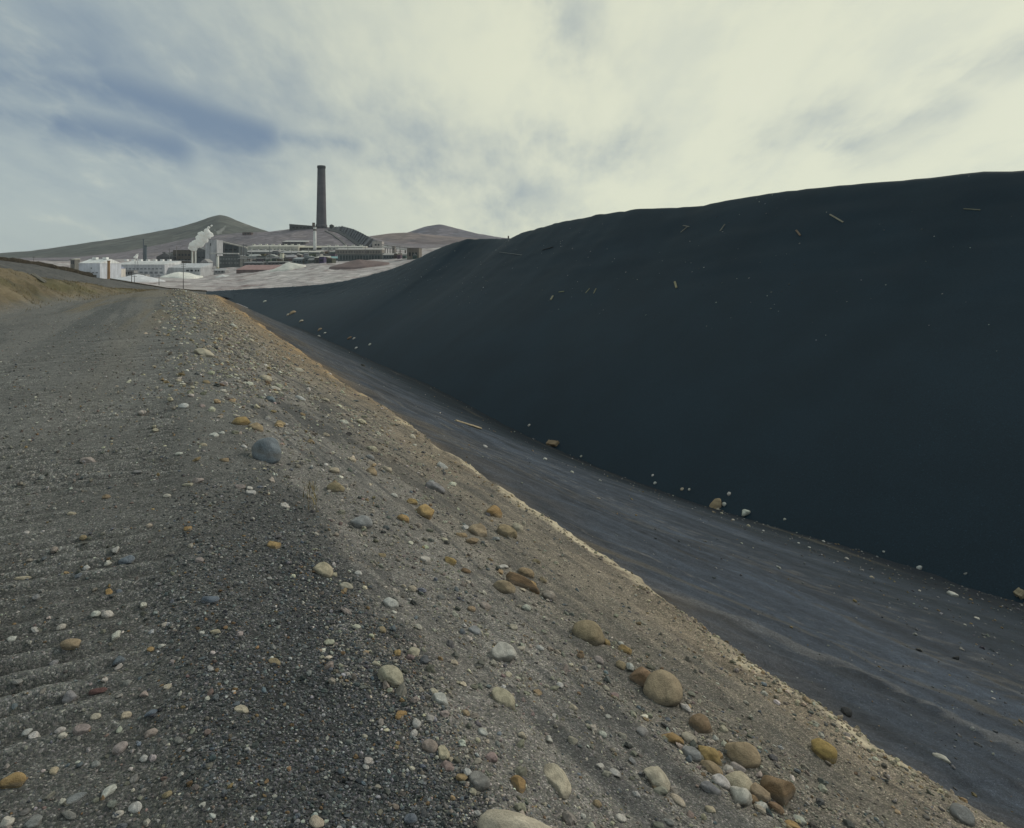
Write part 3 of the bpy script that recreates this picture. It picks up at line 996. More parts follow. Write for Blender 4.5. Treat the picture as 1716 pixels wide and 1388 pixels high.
jum = [(402, 418, 428, 440, (.11, .125, .13), (.30, .31, .32), 'left', 'dark stair-roofed shop right of the stepped block'),
       (416, 432, 426, 438, (.20, .21, .215), (.38, .39, .38), 'gable', 'pale grey gabled shop in the yard left of centre'),
       (430, 445, 429, 441, (.10, .11, .11), (.16, .17, .17), 'flat', 'near-black flat shop in the yard left of the silo'),
       (444, 462, 426, 438, (.25, .25, .235), (.33, .34, .33), 'end', 'buff end-gabled shop just left of the cream silo'),
       (478, 492, 427, 440, (.12, .11, .125), (.34, .33, .35), 'gable', 'dark shop with grey ridge just right of the cream silo'),
       (490, 512, 431, 442, (.13, .155, .165), (.27, .29, .31), 'shed', 'blue-grey long shop in the middle of the yard'),
       (510, 530, 428, 441, (.105, .12, .125), (.20, .22, .225), 'left', 'dark sloped shop beside the pale roofed shed'),
       (408, 440, 438, 446, (.115, .12, .125), (.25, .25, .26), 'shed', 'low black shed behind the pink roofed shed'),
       (446, 476, 438, 445, (.15, .15, .155), (.36, .36, .36), 'flat', 'low wide grey shed at the foot of the cream silo')]
for (a, b, t_, bt, wc, rc, kd, lb) in jum:
    building('workshop', lb, 'workshop', a, b, t_, bt, None, 24, wc, rc, kd, .32, [(4, .08, .92, .35, .62)], (.04, .045, .05))
yr = random.Random(21)
rows_ = [('back', 420, 428, 405, 564, 15), ('middle', 425.5, 434.5, 400, 562, 15), ('front', 431.5, 441.5, 404, 556, 15), ('right', 424, 434, 642, 700, 7)]
nth = ['first', 'second', 'third', 'fourth', 'fifth', 'sixth', 'seventh', 'eighth', 'ninth', 'tenth', 'eleventh', 'twelfth', 'thirteenth', 'fourteenth', 'fifteenth']
for rn, y0, y1, x0, x1, cnt in rows_:
    for i in range(cnt):
        a = x0 + (x1 - x0) * i / cnt + yr.uniform(-2, 2)
        b = a + (x1 - x0) / cnt * yr.uniform(.55, 1.05)
        lightw = yr.random() < .18
        wc = (.34, .335, .315) if lightw else tuple(c * yr.uniform(.7, 1.3) for c in yr.choice([DARK, BLUED, BROWN]))
        rc = yr.choice([(.11, .115, .12), (.20, .205, .21), (.36, .35, .33), (.09, .095, .10), (.14, .115, .105)])
        building('workshop', f'{"pale" if lightw else "dark"} small shop, {nth[i]} from the left in the {rn} row of the yard', 'workshop', a, b, y0 + yr.uniform(-1.5, 2), y1, None, 18,
                 wc, rc, yr.choice(['shed', 'gable', 'flat', 'left', 'end']), yr.uniform(.2, .4), [(3, .1, .9, .3, .6)], (.035, .04, .045), group='small shops crowding the yard')
building('workshop', 'long low shed with a faded pink roof', 'shed', 396, 461, 444, 455, 960, 34, (.17, .13, .125), (.34, .215, .205), 'shed', .75)
building('workshop', 'pale roofed open shed left of the turquoise shed', 'shed', 527, 546, 428.5, 441, None, 24, (.10, .095, .09), (.52, .50, .46), 'shed', .28, [(3, .1, .9, .1, .6)])
building('workshop', 'shed with a turquoise roof in the right half of the plant', 'shed', 546, 580, 429.5, 437.5, None, 22, (.13, .19, .20), (.20, .36, .37), 'shed', .45, [(4, .3, .95, .1, .5)])
building('trestle_house', 'long grey-brown elevated ore house on columns', 'ore house', 562, 640, 415.5, 427, 1420, 30, (.215, .195, .175), (.44, .425, .41), 'shed', .25, [(16, .03, .97, .3, .75)], (.13, .12, .115))
building('trestle_house', 'dark blue-grey lower storey house under the elevated ore house', 'ore house', 566, 640, 426, 437, 1405, 22, (.125, .135, .135), (.19, .19, .18), 'flat', .08,
         [(14, .04, .96, .15, .8)], (.055, .07, .075))
building('headframe_house', 'pale square house at the foot of the big flue', 'house', 624, 640, 404.5, 419, 1560, 26, (.42, .385, .36), (.50, .49, .47), 'flat', .12, [(2, .2, .8, .5, .7)])
building('ore_house', 'grey-brown boxy ore house near the right end of the plant', 'ore house', 682, 702, 415.5, 434, 1180, 26, (.185, .165, .145), (.20, .185, .17), 'flat', .08, [(3, .1, .9, .25, .6)])
building('ore_house', 'low dark house between the square tower and the ore house', 'ore house', 641, 684, 424, 434, 1230, 24, (.13, .145, .155), (.33, .315, .305), 'shed', .35, [(9, .04, .96, .2, .7)])
building('ore_house', 'small square brown tower standing in front of the conveyor', 'tower', 657, 661.5, 412.5, 431, 1210, 9, (.235, .21, .19), (.26, .24, .22), 'flat', .06, [(1, .2, .8, .7, .8)])
building('ruin', 'dark flat-topped ruin on the hill top left of the great stack', 'ruin', 485, 523, 375.5, 384, 1955, 40, (.085, .085, .082), (.11, .105, .10), 'left', .35, [(5, .1, .9, .2, .6)], (.03, .03, .03))
building('hut', 'brown hut on the saddle right of the grass hill', 'hut', 406, 421, 389.5, 394, 1930, 14, (.12, .09, .085), (.15, .12, .11), 'flat', .2, [(2, .2, .8, .3, .7)])
building('hut', 'dark hut on the skyline right of the great stack', 'hut', 552, 558, 376, 381.5, 1965, 14, (.07, .075, .07), (.09, .09, .085), 'end', .35, [(1, .3, .7, .3, .7)])
building('hut', 'low pale roofed hut at the far left of the plant', 'hut', 118, 125, 433, 446, 1000, 12, (.16, .155, .14), (.50, .48, .42), 'shed', .15, [(2, .1, .9, .3, .8)])
building('pump_house', 'small pale house at the foot of the short white chimney', 'house', 358, 377, 450, 458, 1000, 14, (.33, .33, .335), (.42, .42, .42), 'gable', .45, [(3, .1, .9, .3, .7)])


def lathe(name, prof, mat, col, parent=None, n=40, loc=(0, 0, 0)):
    vs, fs = [], []
    for r, z in prof:
        for i in range(n):
            a = 2 * math.pi * i / n
            vs.append((r * math.cos(a), r * math.sin(a), z))
    for k in range(len(prof) - 1):
        for i in range(n):
            j = (i + 1) % n
            fs.append((k * n + i, k * n + j, (k + 1) * n + j, (k + 1) * n + i))
    fs.append(tuple(range(n))[::-1])
    fs.append(tuple((len(prof) - 1) * n + i for i in range(n)))
    o = mesh_obj(name, vs, fs, mat, col, parent)
    o.location = loc
    o.data.polygons.foreach_set('use_smooth', np.array([len(p.vertices) == 4 for p in o.data.polygons]))
    return o


# the great stack, about 178 m of dark brick
def stack_material():
    m, t, b = material('sooty_brick')
    pos = t.new('ShaderNodeNewGeometry').outputs['Position']
    s = t.new('ShaderNodeSeparateXYZ')
    t.put(s.inputs[0], pos)
    pv = t.vmath('MULTIPLY', pos, (.12, .12, .012))
    n = t.noise(pv, 1.0, 5, .6).outputs[0]
    n2 = t.noise(t.vmath('MULTIPLY', pos, (.02, .02, .12)), 1.0, 4, .6).outputs[0]
    col = t.mix(t.step(n, .35, .65), (.085, .085, .098), (.120, .110, .116))
    col = t.mix(t.step(t.math('ADD', s.outputs[2], t.math('MULTIPLY', n, 60.0)), 270, 335), col, (.055, .06, .064))
    col = t.vmath('SCALE', col, scale=t.step(n2, .3, .7, .88, 1.1))
    t.l.new(col, b.inputs['Base Color'])
    return m


M_STACK = stack_material()
YS = 1975.0
pb = P(538.6, 379, YS)
px_m = YS / F
stack = tag(empty('smokestack', pb), 'great dark brick smokestack towering over the hill top', 'smokestack')
hs = 101 * px_m
lathe('shaft', [(8.7 * px_m, -6), (8.4 * px_m, 6), (7.6 * px_m, hs * .35), (6.9 * px_m, hs * .7), (6.45 * px_m, hs * .955)], M_STACK, (.1,) * 3, stack, 56)
lathe('crown', [(6.6 * px_m, hs * .955), (7.0 * px_m, hs * .965), (7.0 * px_m, hs * .985), (6.6 * px_m, hs), (5.8 * px_m, hs), (5.7 * px_m, hs * .97)], M_STACK, (.08,) * 3, stack, 56)
box('ladder', M_WALL, (-2.0 * px_m, -8.2 * px_m + 3.4, 6), (0.9, 0.5, 8), (.05,) * 3, stack)
lathe('base_ring', [(9.4 * px_m, -8), (9.4 * px_m, 3.5), (8.9 * px_m, 4.2)], M_STACK, (.1,) * 3, stack, 56)


def chimney(label, px, pt, pb_, wpx, Y, col, bands=(), cap=True):
    s = Y / F
    if HY - (land_at(px, Y) - EYE) * F / Y < pb_ - 0.4:
        Y = land_depth(px, pb_)
        s = Y / F
    dn = max(4.0, P(px, pb_, Y).z - land_at(px, Y) + 3.0)
    r = empty('chimney', P(px, pb_, Y))
    tag(r, label, 'chimney')
    h = (pb_ - pt) * s
    lathe('shaft', [(wpx * .56 * s, -dn), (wpx * .53 * s, 1), (wpx * .47 * s, h * .97)], M_WALL, col, r, 20)
    if cap:
        lathe('rim', [(wpx * .50 * s, h * .95), (wpx * .56 * s, h * .96), (wpx * .56 * s, h), (wpx * .40 * s, h), (wpx * .40 * s, h * .97)], M_WALL, tuple(c * .9 for c in col), r, 20)
    for f0, f1, c in bands:
        lathe('band', [(wpx * .545 * s, h * f0), (wpx * .545 * s, h * f1)], M_WALL, c, r, 20)
    return r


chimney('slender white chimney with a brown band in front of the great stack', 527.6, 381, 413, 5.0, 1560, (.66, .66, .64), [(.82, .90, (.13, .10, .08))])
chimney('left one of the twin white chimneys under the steam plume', 322.3, 420, 446, 2.6, 1130, (.68, .68, .63))
chimney('right one of the twin white chimneys under the steam plume', 327.6, 420, 446, 2.6, 1130, (.68, .68, .63))
chimney('short white chimney with a yellow base in front of the stepped block', 364.8, 429, 452, 4.2, 1010, (.64, .63, .58), [(.0, .16, (.42, .36, .2))])
chimney('rusty brown tower between the white sheds', 182.2, 437, 469, 4.4, 895, (.25, .155, .085))
chimney('thin dark pole chimney at the left side of the plant', 240.4, 401, 440, 1.5, 1350, (.07, .085, .10))
chimney('stout dark chimney beside the thin dark pole chimney', 243.9, 411.5, 440, 4.4, 1340, (.085, .105, .12))
chimney('tall grey vent pipe on the ore bin tower', 362.6, 400.5, 421, 2.0, 1325, (.36, .36, .37), cap=False)
chimney('cream silo in the middle of the yard', 472.5, 424.5, 440, 7.0, 1250, (.60, .58, .47))
chimney('brown water tank on the hill top left of the great stack', 525.5, 373.5, 381, 4.6, 1960, (.15, .11, .09))
chimney('left stub of the small steaming vent pair', 226.7, 433.5, 441, 1.5, 918, (.58, .58, .58), cap=False)
chimney('right stub of the small steaming vent pair', 230.6, 433.5, 441, 1.5, 918, (.58, .58, .58), cap=False)


for i, (px_, pt_, pb_, w_, cc_, where) in enumerate([(284, 416, 440, 1.0, (.12, .12, .12), 'left of the brown mill house'), (296, 412, 440, .9, (.15, .14, .13), 'rising from the brown mill house'),
        (352, 398, 425, .9, (.2, .2, .2), 'left of the ore bin tower'), (408, 408, 430, 1.0, (.10, .10, .11), 'at the right end of the concentrator'), (421, 413, 436, .9, (.3, .3, .3), 'above the pale gabled shop'),
        (452, 412, 436, 1.1, (.12, .12, .13), 'between the smelter hall and the cream silo'), (488, 413, 436, .9, (.16, .15, .15), 'right of the cream silo'), (517, 415, 438, 1.1, (.28, .28, .27), 'below the slender white chimney'),
        (551, 413, 434, 1.0, (.11, .11, .11), 'left of the elevated ore house'), (583, 409, 428, .9, (.2, .19, .18), 'behind the elevated ore house'), (612, 408, 428, .9, (.14, .13, .13), 'at the foot of the broad flue'),
        (670, 411, 431, .9, (.18, .17, .16), 'right of the small square tower')]):
    chimney(f'thin vent pipe {where}', px_, pt_, pb_, w_, 1330, cc_, cap=False)


def beam(name, label, cat, a, b, thick_px, col, legs=0, leg_py=None, depth=6.0):
    """inclined or level gallery from a to b, each (px, py, Y), with legs"""
    A, B = P(*a), P(*b)
    s = (a[2] + b[2]) / 2 / F
    root = tag(empty(name, A), label, cat)
    t = thick_px * s
    d = B - A
    vs = []
    for p in (Vector((0, 0, 0)), d):
        vs += [p + Vector((0, -depth / 2, -t / 2)), p + Vector((0, depth / 2, -t / 2)), p + Vector((0, depth / 2, t / 2)), p + Vector((0, 0, t * .8)), p + Vector((0, -depth / 2, t / 2))]
    fs = [(0, 1, 2, 3, 4), (9, 8, 7, 6, 5)] + [(i, (i + 1) % 5, 5 + (i + 1) % 5, 5 + i) for i in range(5)]
    mesh_obj('gallery', vs, fs, M_ROOF, col, root)
    for i in range(legs):
        p = d * ((i + .7) / (legs + .4))
        px = a[0] + (b[0] - a[0]) * ((i + .7) / (legs + .4))
        gz = P(px, leg_py, (a[2] + b[2]) / 2).z - A.z
        box('leg', M_WALL, (p.x, p.y, gz - 4), (1.2, 1.2, max(p.z - t / 2 - gz + 4, 1)), (.12, .115, .11), root)
    return root


beam('conveyor', 'long pale conveyor sloping down over the dark concentrator', 'conveyor', (366, 404, 1390), (414, 415.5, 1395), 1.8, (.46, .43, .39), 3, 430)
beam('conveyor', 'level pale conveyor gallery in front of the concentrator', 'conveyor', (353, 425.2, 1300), (400, 425.6, 1300), 1.6, (.50, .49, .47), 3, 446)
beam('conveyor', 'pale conveyor running right from the square house at the flue foot', 'conveyor', (640, 414, 1300), (686, 419.5, 1200), 2.0, (.50, .485, .46), 5, 434)
beam('conveyor', 'thin upper conveyor line near the right end of the plant', 'conveyor', (640, 410.5, 1400), (706, 418, 1250), 1.3, (.34, .32, .31), 4, 430)
beam('conveyor', 'short white chute propped beside the turquoise shed', 'conveyor', (522, 430, 1300), (530, 437, 1290), 1.8, (.58, .55, .5), 1, 441)
beam('pipe_rack', 'level pipe rack crossing the yard right of the stepped block', 'pipe rack', (400, 433.5, 1240), (470, 432.6, 1240), 1.0, (.34, .34, .34), 6, 444)
beam('pipe_rack', 'pipe rack below the middle of the yard', 'pipe rack', (450, 439.3, 1130), (494, 438.8, 1130), 1.0, (.42, .41, .39), 4, 446)
beam('pipe_rack', 'dark pipe rack in front of the brown mill house', 'pipe rack', (262, 436.4, 1100), (320, 437.8, 1100), 1.1, (.16, .16, .16), 6, 446)


# flue tunnels climbing to the stack
def flue(name, label, front, ridge, back, col, ribs=0):
    front = [(a, b, land_depth(a, b) - 12) for a, b, _ in front]
    ridge = [(a, b, f_[2] + 28) for (a, b, _), f_ in zip(ridge, front)]
    back = [(a, b, f_[2] + 60) for (a, b, _), f_ in zip(back, front)]
    A, B, C = [[P(*p) for p in L] for L in (front, ridge, back)]
    n = len(A)
    vs = A + B + C + [Vector((p.x, p.y, p.z - 12)) for p in A]
    fs = []
    for i in range(n - 1):
        fs += [(i, i + 1, n + i + 1, n + i), (n + i, n + i + 1, 2 * n + i + 1, 2 * n + i), (3 * n + i, 3 * n + i + 1, i + 1, i)]
    fs += [(0, n, 2 * n, 3 * n), (n - 1, 4 * n - 1, 3 * n - 1, 2 * n - 1)]
    o = mesh_obj(name, vs, fs, M_ROOF, col)
    if ribs:
        for i in range(ribs):
            f_ = (i + .5) / ribs * (n - 1)
            k_ = min(int(f_), n - 2)
            q_ = f_ - k_
            a_, b_ = A[k_].lerp(A[k_ + 1], q_), B[k_].lerp(B[k_ + 1], q_)
            t_ = (A[k_ + 1] - A[k_]).normalized() * 1.3
            up = Vector((0, -1.2, 1.6))
            vv = [a_ - t_, a_ + t_, b_ + t_, b_ - t_]
            mesh_obj('rib', vv + [p_ + up for p_ in vv], [(0, 1, 2, 3), (4, 5, 6, 7), (0, 1, 5, 4), (1, 2, 6, 5), (2, 3, 7, 6), (3, 0, 4, 7)], M_ROOF, tuple(c_ * (.5 if i % 2 else 1.5) for c_ in col), o)
    return tag(o, label, 'flue')


flue('flue', 'broad dark flue descending the hill to the right of the great stack',
     [(556, 384, 1930), (570, 387.5, 1900), (585, 397, 1850), (597, 405, 1800), (609, 413.5, 1760), (625, 414, 1740)],
     [(556, 381, 1960), (574, 379.5, 1950), (592, 384, 1930), (606, 390.5, 1900), (621, 399, 1860), (633, 405.5, 1830)],
     [(556, 384, 1990), (576, 383, 1990), (594, 388, 1980), (608, 396, 1960), (623, 404, 1930), (636, 410, 1900)], (.095, .10, .11), 18)
flue('flue', 'dark shadowed side wall of the broad flue', [(550, 386, 1915), (566, 390, 1880), (580, 398, 1830), (592, 406.5, 1780), (603, 413.5, 1745)],
     [(552, 382.5, 1925), (568, 386, 1893), (583, 394.5, 1843), (595, 402.8, 1793), (606.5, 411.5, 1755)],
     [(554, 384, 1932), (570, 388, 1900), (585, 397, 1850), (597, 405.5, 1800), (608, 414, 1762)], (.045, .05, .055))  # shadow painted into this wall by a darker copy of the flue's colour
flue('flue', 'narrow old flue line running down the bare hillside', [(544, 386.5, 1900), (558, 394, 1840), (570, 403, 1780), (580, 412, 1730)],
     [(545.5, 385.3, 1905), (559.5, 392.4, 1846), (572, 401.4, 1786), (582, 410.5, 1736)],
     [(547, 386, 1910), (561, 393.4, 1852), (573.4, 402.4, 1792), (583, 411.5, 1740)], (.10, .095, .10))


# stockpiles
M_PILE = plant_material('loose_stockpile', rough=.95, streak=.12)
def stockpile(label, px, pt, pb_, wpx, Y, col, flat=0.0, seed=0):
    Y = land_depth(px, pb_)
    s = Y / F
    r, h = wpx * .5 * s, (pb_ - pt) * s
    vs, fs, n, m = [], [], 48, 12
    rr = np.random.default_rng(seed)
    ph = rr.random(4) * 6.28
    for k in range(m + 1):
        f = k / m
        for i in range(n):
            a = 2 * math.pi * i / n
            wob = 1 + .10 * math.sin(2 * a + ph[0]) + .06 * math.sin(5 * a + ph[1]) + .03 * math.sin(9 * a + ph[2])
            zz = h * max(0.0, 1 - f) ** 1.0
            zz = h - math.sqrt((h - zz) ** 2 + (h * .12) ** 2) + h * .12
            vs.append((r * f * wob + 0.0001 * math.cos(a), 0, 0) if False else (r * f * wob * math.cos(a) * (1 + flat), r * f * wob * math.sin(a), zz - (max(6.0, r * .35) if k == m else 0)))
    for k in range(m):
        for i in range(n):
            j = (i + 1) % n
            fs.append((k * n + i, k * n + j, (k + 1) * n + j, (k + 1) * n + i))
    c0 = P(px, pb_, Y)
    c0.y += r * .55
    c0.x = (px - CX) / F * c0.y
    c0.z = land_at(px, c0.y)
    va = np.array(vs)
    lump = 1 + .22 * fbm(va[:, 0] * .09 + seed, va[:, 1] * .09, 4) 
    vs = []
    for (x_, y_, z_), l_ in zip(va.tolist(), lump.tolist()):
        yy_ = y_ + c0.y
        vs.append((x_, y_, land_at((x_ + c0.x) / yy_ * F + CX, yy_) - c0.z + (z_ * l_ if z_ > 0 else -3.0)))
    o = mesh_obj('stockpile', vs, fs, M_PILE, col, None, True)
    o.location = c0
    return tag(o, label, 'stockpile')


stockpile('bright white cone-shaped stockpile beside a utility pole', 303, 455.5, 466, 76, 830, (.78, .77, .71), seed=1)
stockpile('low white mound on the slope in the middle of the plant', 482, 442, 453, 58, 860, (.68, .66, .60), seed=2)
stockpile('small white heap left of the middle mound', 372, 460, 465, 26, 780, (.58, .58, .57), seed=5)
stockpile('flat pale spill in front of the long white mill', 232, 461, 472, 96, 790, (.64, .64, .66), seed=6)
stockpile('reddish grey mound at the right foot of the plant', 602, 438, 449, 96, 830, (.195, .150, .145), seed=3)


# utility poles
def pole(label, px, pt, pb_, Y, arm=1):
    s = Y / F
    h = (pb_ - pt) * s
    dn = max(3.0, P(px, pb_, Y).z - land_at(px, Y) + 2.0) if Y > 240 else 3.0
    r = tag(empty('utility_pole', P(px, pb_, Y)), label, 'utility pole')
    lathe('post', [(.32, -dn), (.22, h)], M_WALL, (.10, .095, .09), r, 8)
    for i in range(arm):
        box('crossarm', M_WALL, (0, 0, h - 1.2 - i * 1.6), (4.2, .3, .35), (.11, .10, .09), r)
    return r


pole('thick utility pole standing beside the white cone stockpile', 307.2, 441, 470, 560, 2)
pole('tall thin pole in front of the loading dock', 220.5, 454, 478, 520)
pole('second thin pole just right of the one at the loading dock', 225.5, 462, 474, 600)
pole('short thin pole left of the white cone stockpile', 266.5, 460, 470, 640)
pole('pole left of the tall white shed', 118.8, 434, 456, 700)
pole('small pole on the plain at the far left', 56.5, 430, 438, 900)
pole('small pole standing on the saddle of the slag heap', 852, 395.5, 400.5, 205, 1)


# ------------------------------------------------------------------ steam
def steam(name, label, blobs, Y, dens, billow=False):
    bm = bmesh.new()
    s = Y / F
    for i, (px, py, r) in enumerate(blobs):
        c = P(px, py, Y) + Vector((0, random.uniform(-1, 1) * r * s * .5, 0))
        mt = Matrix.Translation(c) @ Matrix.Diagonal((r * s * random.uniform(.85, 1.15), r * s, r * s * random.uniform(.85, 1.15), 1))
        bmesh.ops.create_icosphere(bm, subdivisions=2, radius=1, matrix=mt)
    me = bpy.data.meshes.new(name)
    bm.to_mesh(me)
    bm.free()
    m = bpy.data.materials.new(name)
    m.use_nodes = True
    t = NT(m.node_tree)
    t.n.clear()
    if billow:          # dense billowing condensate: scatters at its surface
        df, tr, mx = t.new('ShaderNodeBsdfDiffuse'), t.new('ShaderNodeBsdfTranslucent'), t.new('ShaderNodeMixShader')
        df.inputs[0].default_value = tr.inputs[0].default_value = (.96, .96, .94, 1)
        mx.inputs[0].default_value = .42
        t.l.new(df.outputs[0], mx.inputs[1])
        t.l.new(tr.outputs[0], mx.inputs[2])
        o_ = t.new('ShaderNodeOutputMaterial')
        t.l.new(mx.outputs[0], o_.inputs['Surface'])
        me.materials.append(m)
        o = link(bpy.data.objects.new(name, me))
        rm = o.modifiers.new('remesh', 'REMESH')
        rm.mode = 'VOXEL'
        rm.voxel_size = 0.9
        rm.use_smooth_shade = True
        tx = bpy.data.textures.new(name, 'CLOUDS')
        tx.noise_scale = 5.0
        dm = o.modifiers.new('billow', 'DISPLACE')
        dm.texture, dm.strength, dm.mid_level, dm.texture_coords = tx, 3.2, .5, 'GLOBAL'
        return tag(o, label, 'steam')
    pv = t.new('ShaderNodeVolumePrincipled')
    pv.inputs['Color'].default_value = (.97, .97, .95, 1)
    pv.inputs['Anisotropy'].default_value = 0.2
    pos = t.new('ShaderNodeNewGeometry').outputs['Position']
    n = t.noise(pos, 0.16, 4, .6).outputs[0]
    t.l.new(t.math('MULTIPLY', t.step(n, .30, .50, .3, 1.0), dens), pv.inputs['Density'])
    o_ = t.new('ShaderNodeOutputMaterial')
    t.l.new(pv.outputs[0], o_.inputs['Volume'])
    me.materials.append(m)
    o = link(bpy.data.objects.new(name, me))
    rm = o.modifiers.new('remesh', 'REMESH')
    rm.mode = 'VOXEL'
    rm.voxel_size = 1.6
    return tag(o, label, 'steam')


pl = []
for i in range(60):
    f = i / 59
    cx, cy = 324 + 26 * f, 416 - 26 * f
    pl.append((cx + random.uniform(-6, 6) * (1 - .3 * f), cy + random.uniform(-6, 5), random.uniform(3.0, 6.0) * (1 - .25 * f)))
pl += [(322, 418, 3), (328, 418, 3), (321, 410, 4), (335, 392, 3.5), (346, 386, 3.2), (350, 382, 2.6), (354, 378.5, 2.0)]
steam('steam_plume', 'bright white steam plume rising from the twin chimneys', pl, 1130, 1.2, True)
steam('steam_wisp', 'thin torn wisp of steam drifting right of the plume', [(366, 389, 3.4), (370, 386, 3.2), (374, 384, 3), (377, 380, 2.2), (365, 392, 2.4), (360, 386, 2.2), (371, 391, 2.4)], 1130, 0.05)
steam('steam_puff', 'small white puff of steam on the long mill roof', [(229, 432, 2.5), (229.5, 429, 2.7), (230, 426.5, 2.1), (232, 425.5, 1.5), (227, 431, 1.6)], 918, 0.7, True)


# ------------------------------------------------------------------ stones
def rock_material():
    m, t, b = material('river_stone')
    oi = t.new('ShaderNodeObjectInfo')
    tcn = t.new('ShaderNodeTexCoord').outputs['Object']
    off = t.vmath('ADD', tcn, t.vmath('SCALE', (13.1, 7.7, 3.9), scale=oi.outputs['Random']))
    n = t.noise(off, 1.6, 6, .62, .5).outputs[0]
    n2 = t.noise(off, 14.0, 5, .7).outputs[0]
    k = t.math('MULTIPLY', t.step(n, .28, .72, .70, 1.22), t.step(n2, .25, .75, .78, 1.18))
    col = t.vmath('SCALE', oi.outputs['Color'], scale=k)
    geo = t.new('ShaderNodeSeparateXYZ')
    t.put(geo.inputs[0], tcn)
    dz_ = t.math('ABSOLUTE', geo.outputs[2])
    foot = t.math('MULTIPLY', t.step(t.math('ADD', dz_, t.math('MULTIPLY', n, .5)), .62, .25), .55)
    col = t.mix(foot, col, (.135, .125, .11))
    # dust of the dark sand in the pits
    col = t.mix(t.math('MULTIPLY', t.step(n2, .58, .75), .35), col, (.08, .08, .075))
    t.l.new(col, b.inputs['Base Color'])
    b.inputs['Roughness'].default_value = 0.85
    bump(t, b, t.math('ADD', n2, t.math('MULTIPLY', n, 1.5)), .55, .02)
    return m


M_ROCK = rock_material()


def rock_mesh(seed, sub, cutn, rough):
    rr = np.random.default_rng(seed)
    bm = bmesh.new()
    bmesh.ops.create_icosphere(bm, subdivisions=sub, radius=1)
    co = np.array([v.co[:] for v in bm.verts])
    for _ in range(cutn):
        n = rr.normal(size=3)
        n /= np.linalg.norm(n)
        d = rr.uniform(.55, .88)
        ex = np.clip(co @ n - d, 0, None)
        co -= ex[:, None] * n[None] * rr.uniform(.75, 1.0)
    o = rr.random(3) * 50
    k = 1 + rough * (fbm(co[:, 0] * 1.1 + o[0], co[:, 1] * 1.1 + co[:, 2] * .9 + o[1], 3) + .5 * fbm(co[:, 2] * 1.7 + o[2], co[:, 0] * 1.3 - co[:, 1] + o[0], 3))
    co *= k[:, None]
    co /= np.abs(co).max(0)[None]
    for v, c in zip(bm.verts, co):
        v.co = c
    me = bpy.data.meshes.new('stone')
    bm.to_mesh(me)
    bm.free()
    me.polygons.foreach_set('use_smooth', np.ones(len(me.polygons), bool))
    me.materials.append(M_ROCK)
    return me


ROUND = [rock_mesh(i, 4, 2 + i % 3, .16) for i in range(7)]
ANGLE = [rock_mesh(40 + i, 4, 9 + i % 4, .14) for i in range(5)]
TONES = {'cream': (.50, .44, .33), 'white': (.56, .54, .49), 'ochre': (.40, .27, .12), 'tan': (.35, .27, .17), 'brown': (.24, .165, .10), 'grey': (.28, .28, .275),
         'bluegrey': (.17, .20, .235), 'pink': (.38, .32, .29), 'red': (.16, .09, .08), 'dark': (.05, .05, .05), 'yellow': (.40, .29, .10)}
WORD = {'bluegrey': 'blue-grey', 'pink': 'pinkish', 'red': 'dark red', 'dark': 'blackish', 'yellow': 'yellow-ochre'}
ANCH, LOOSE = [], []


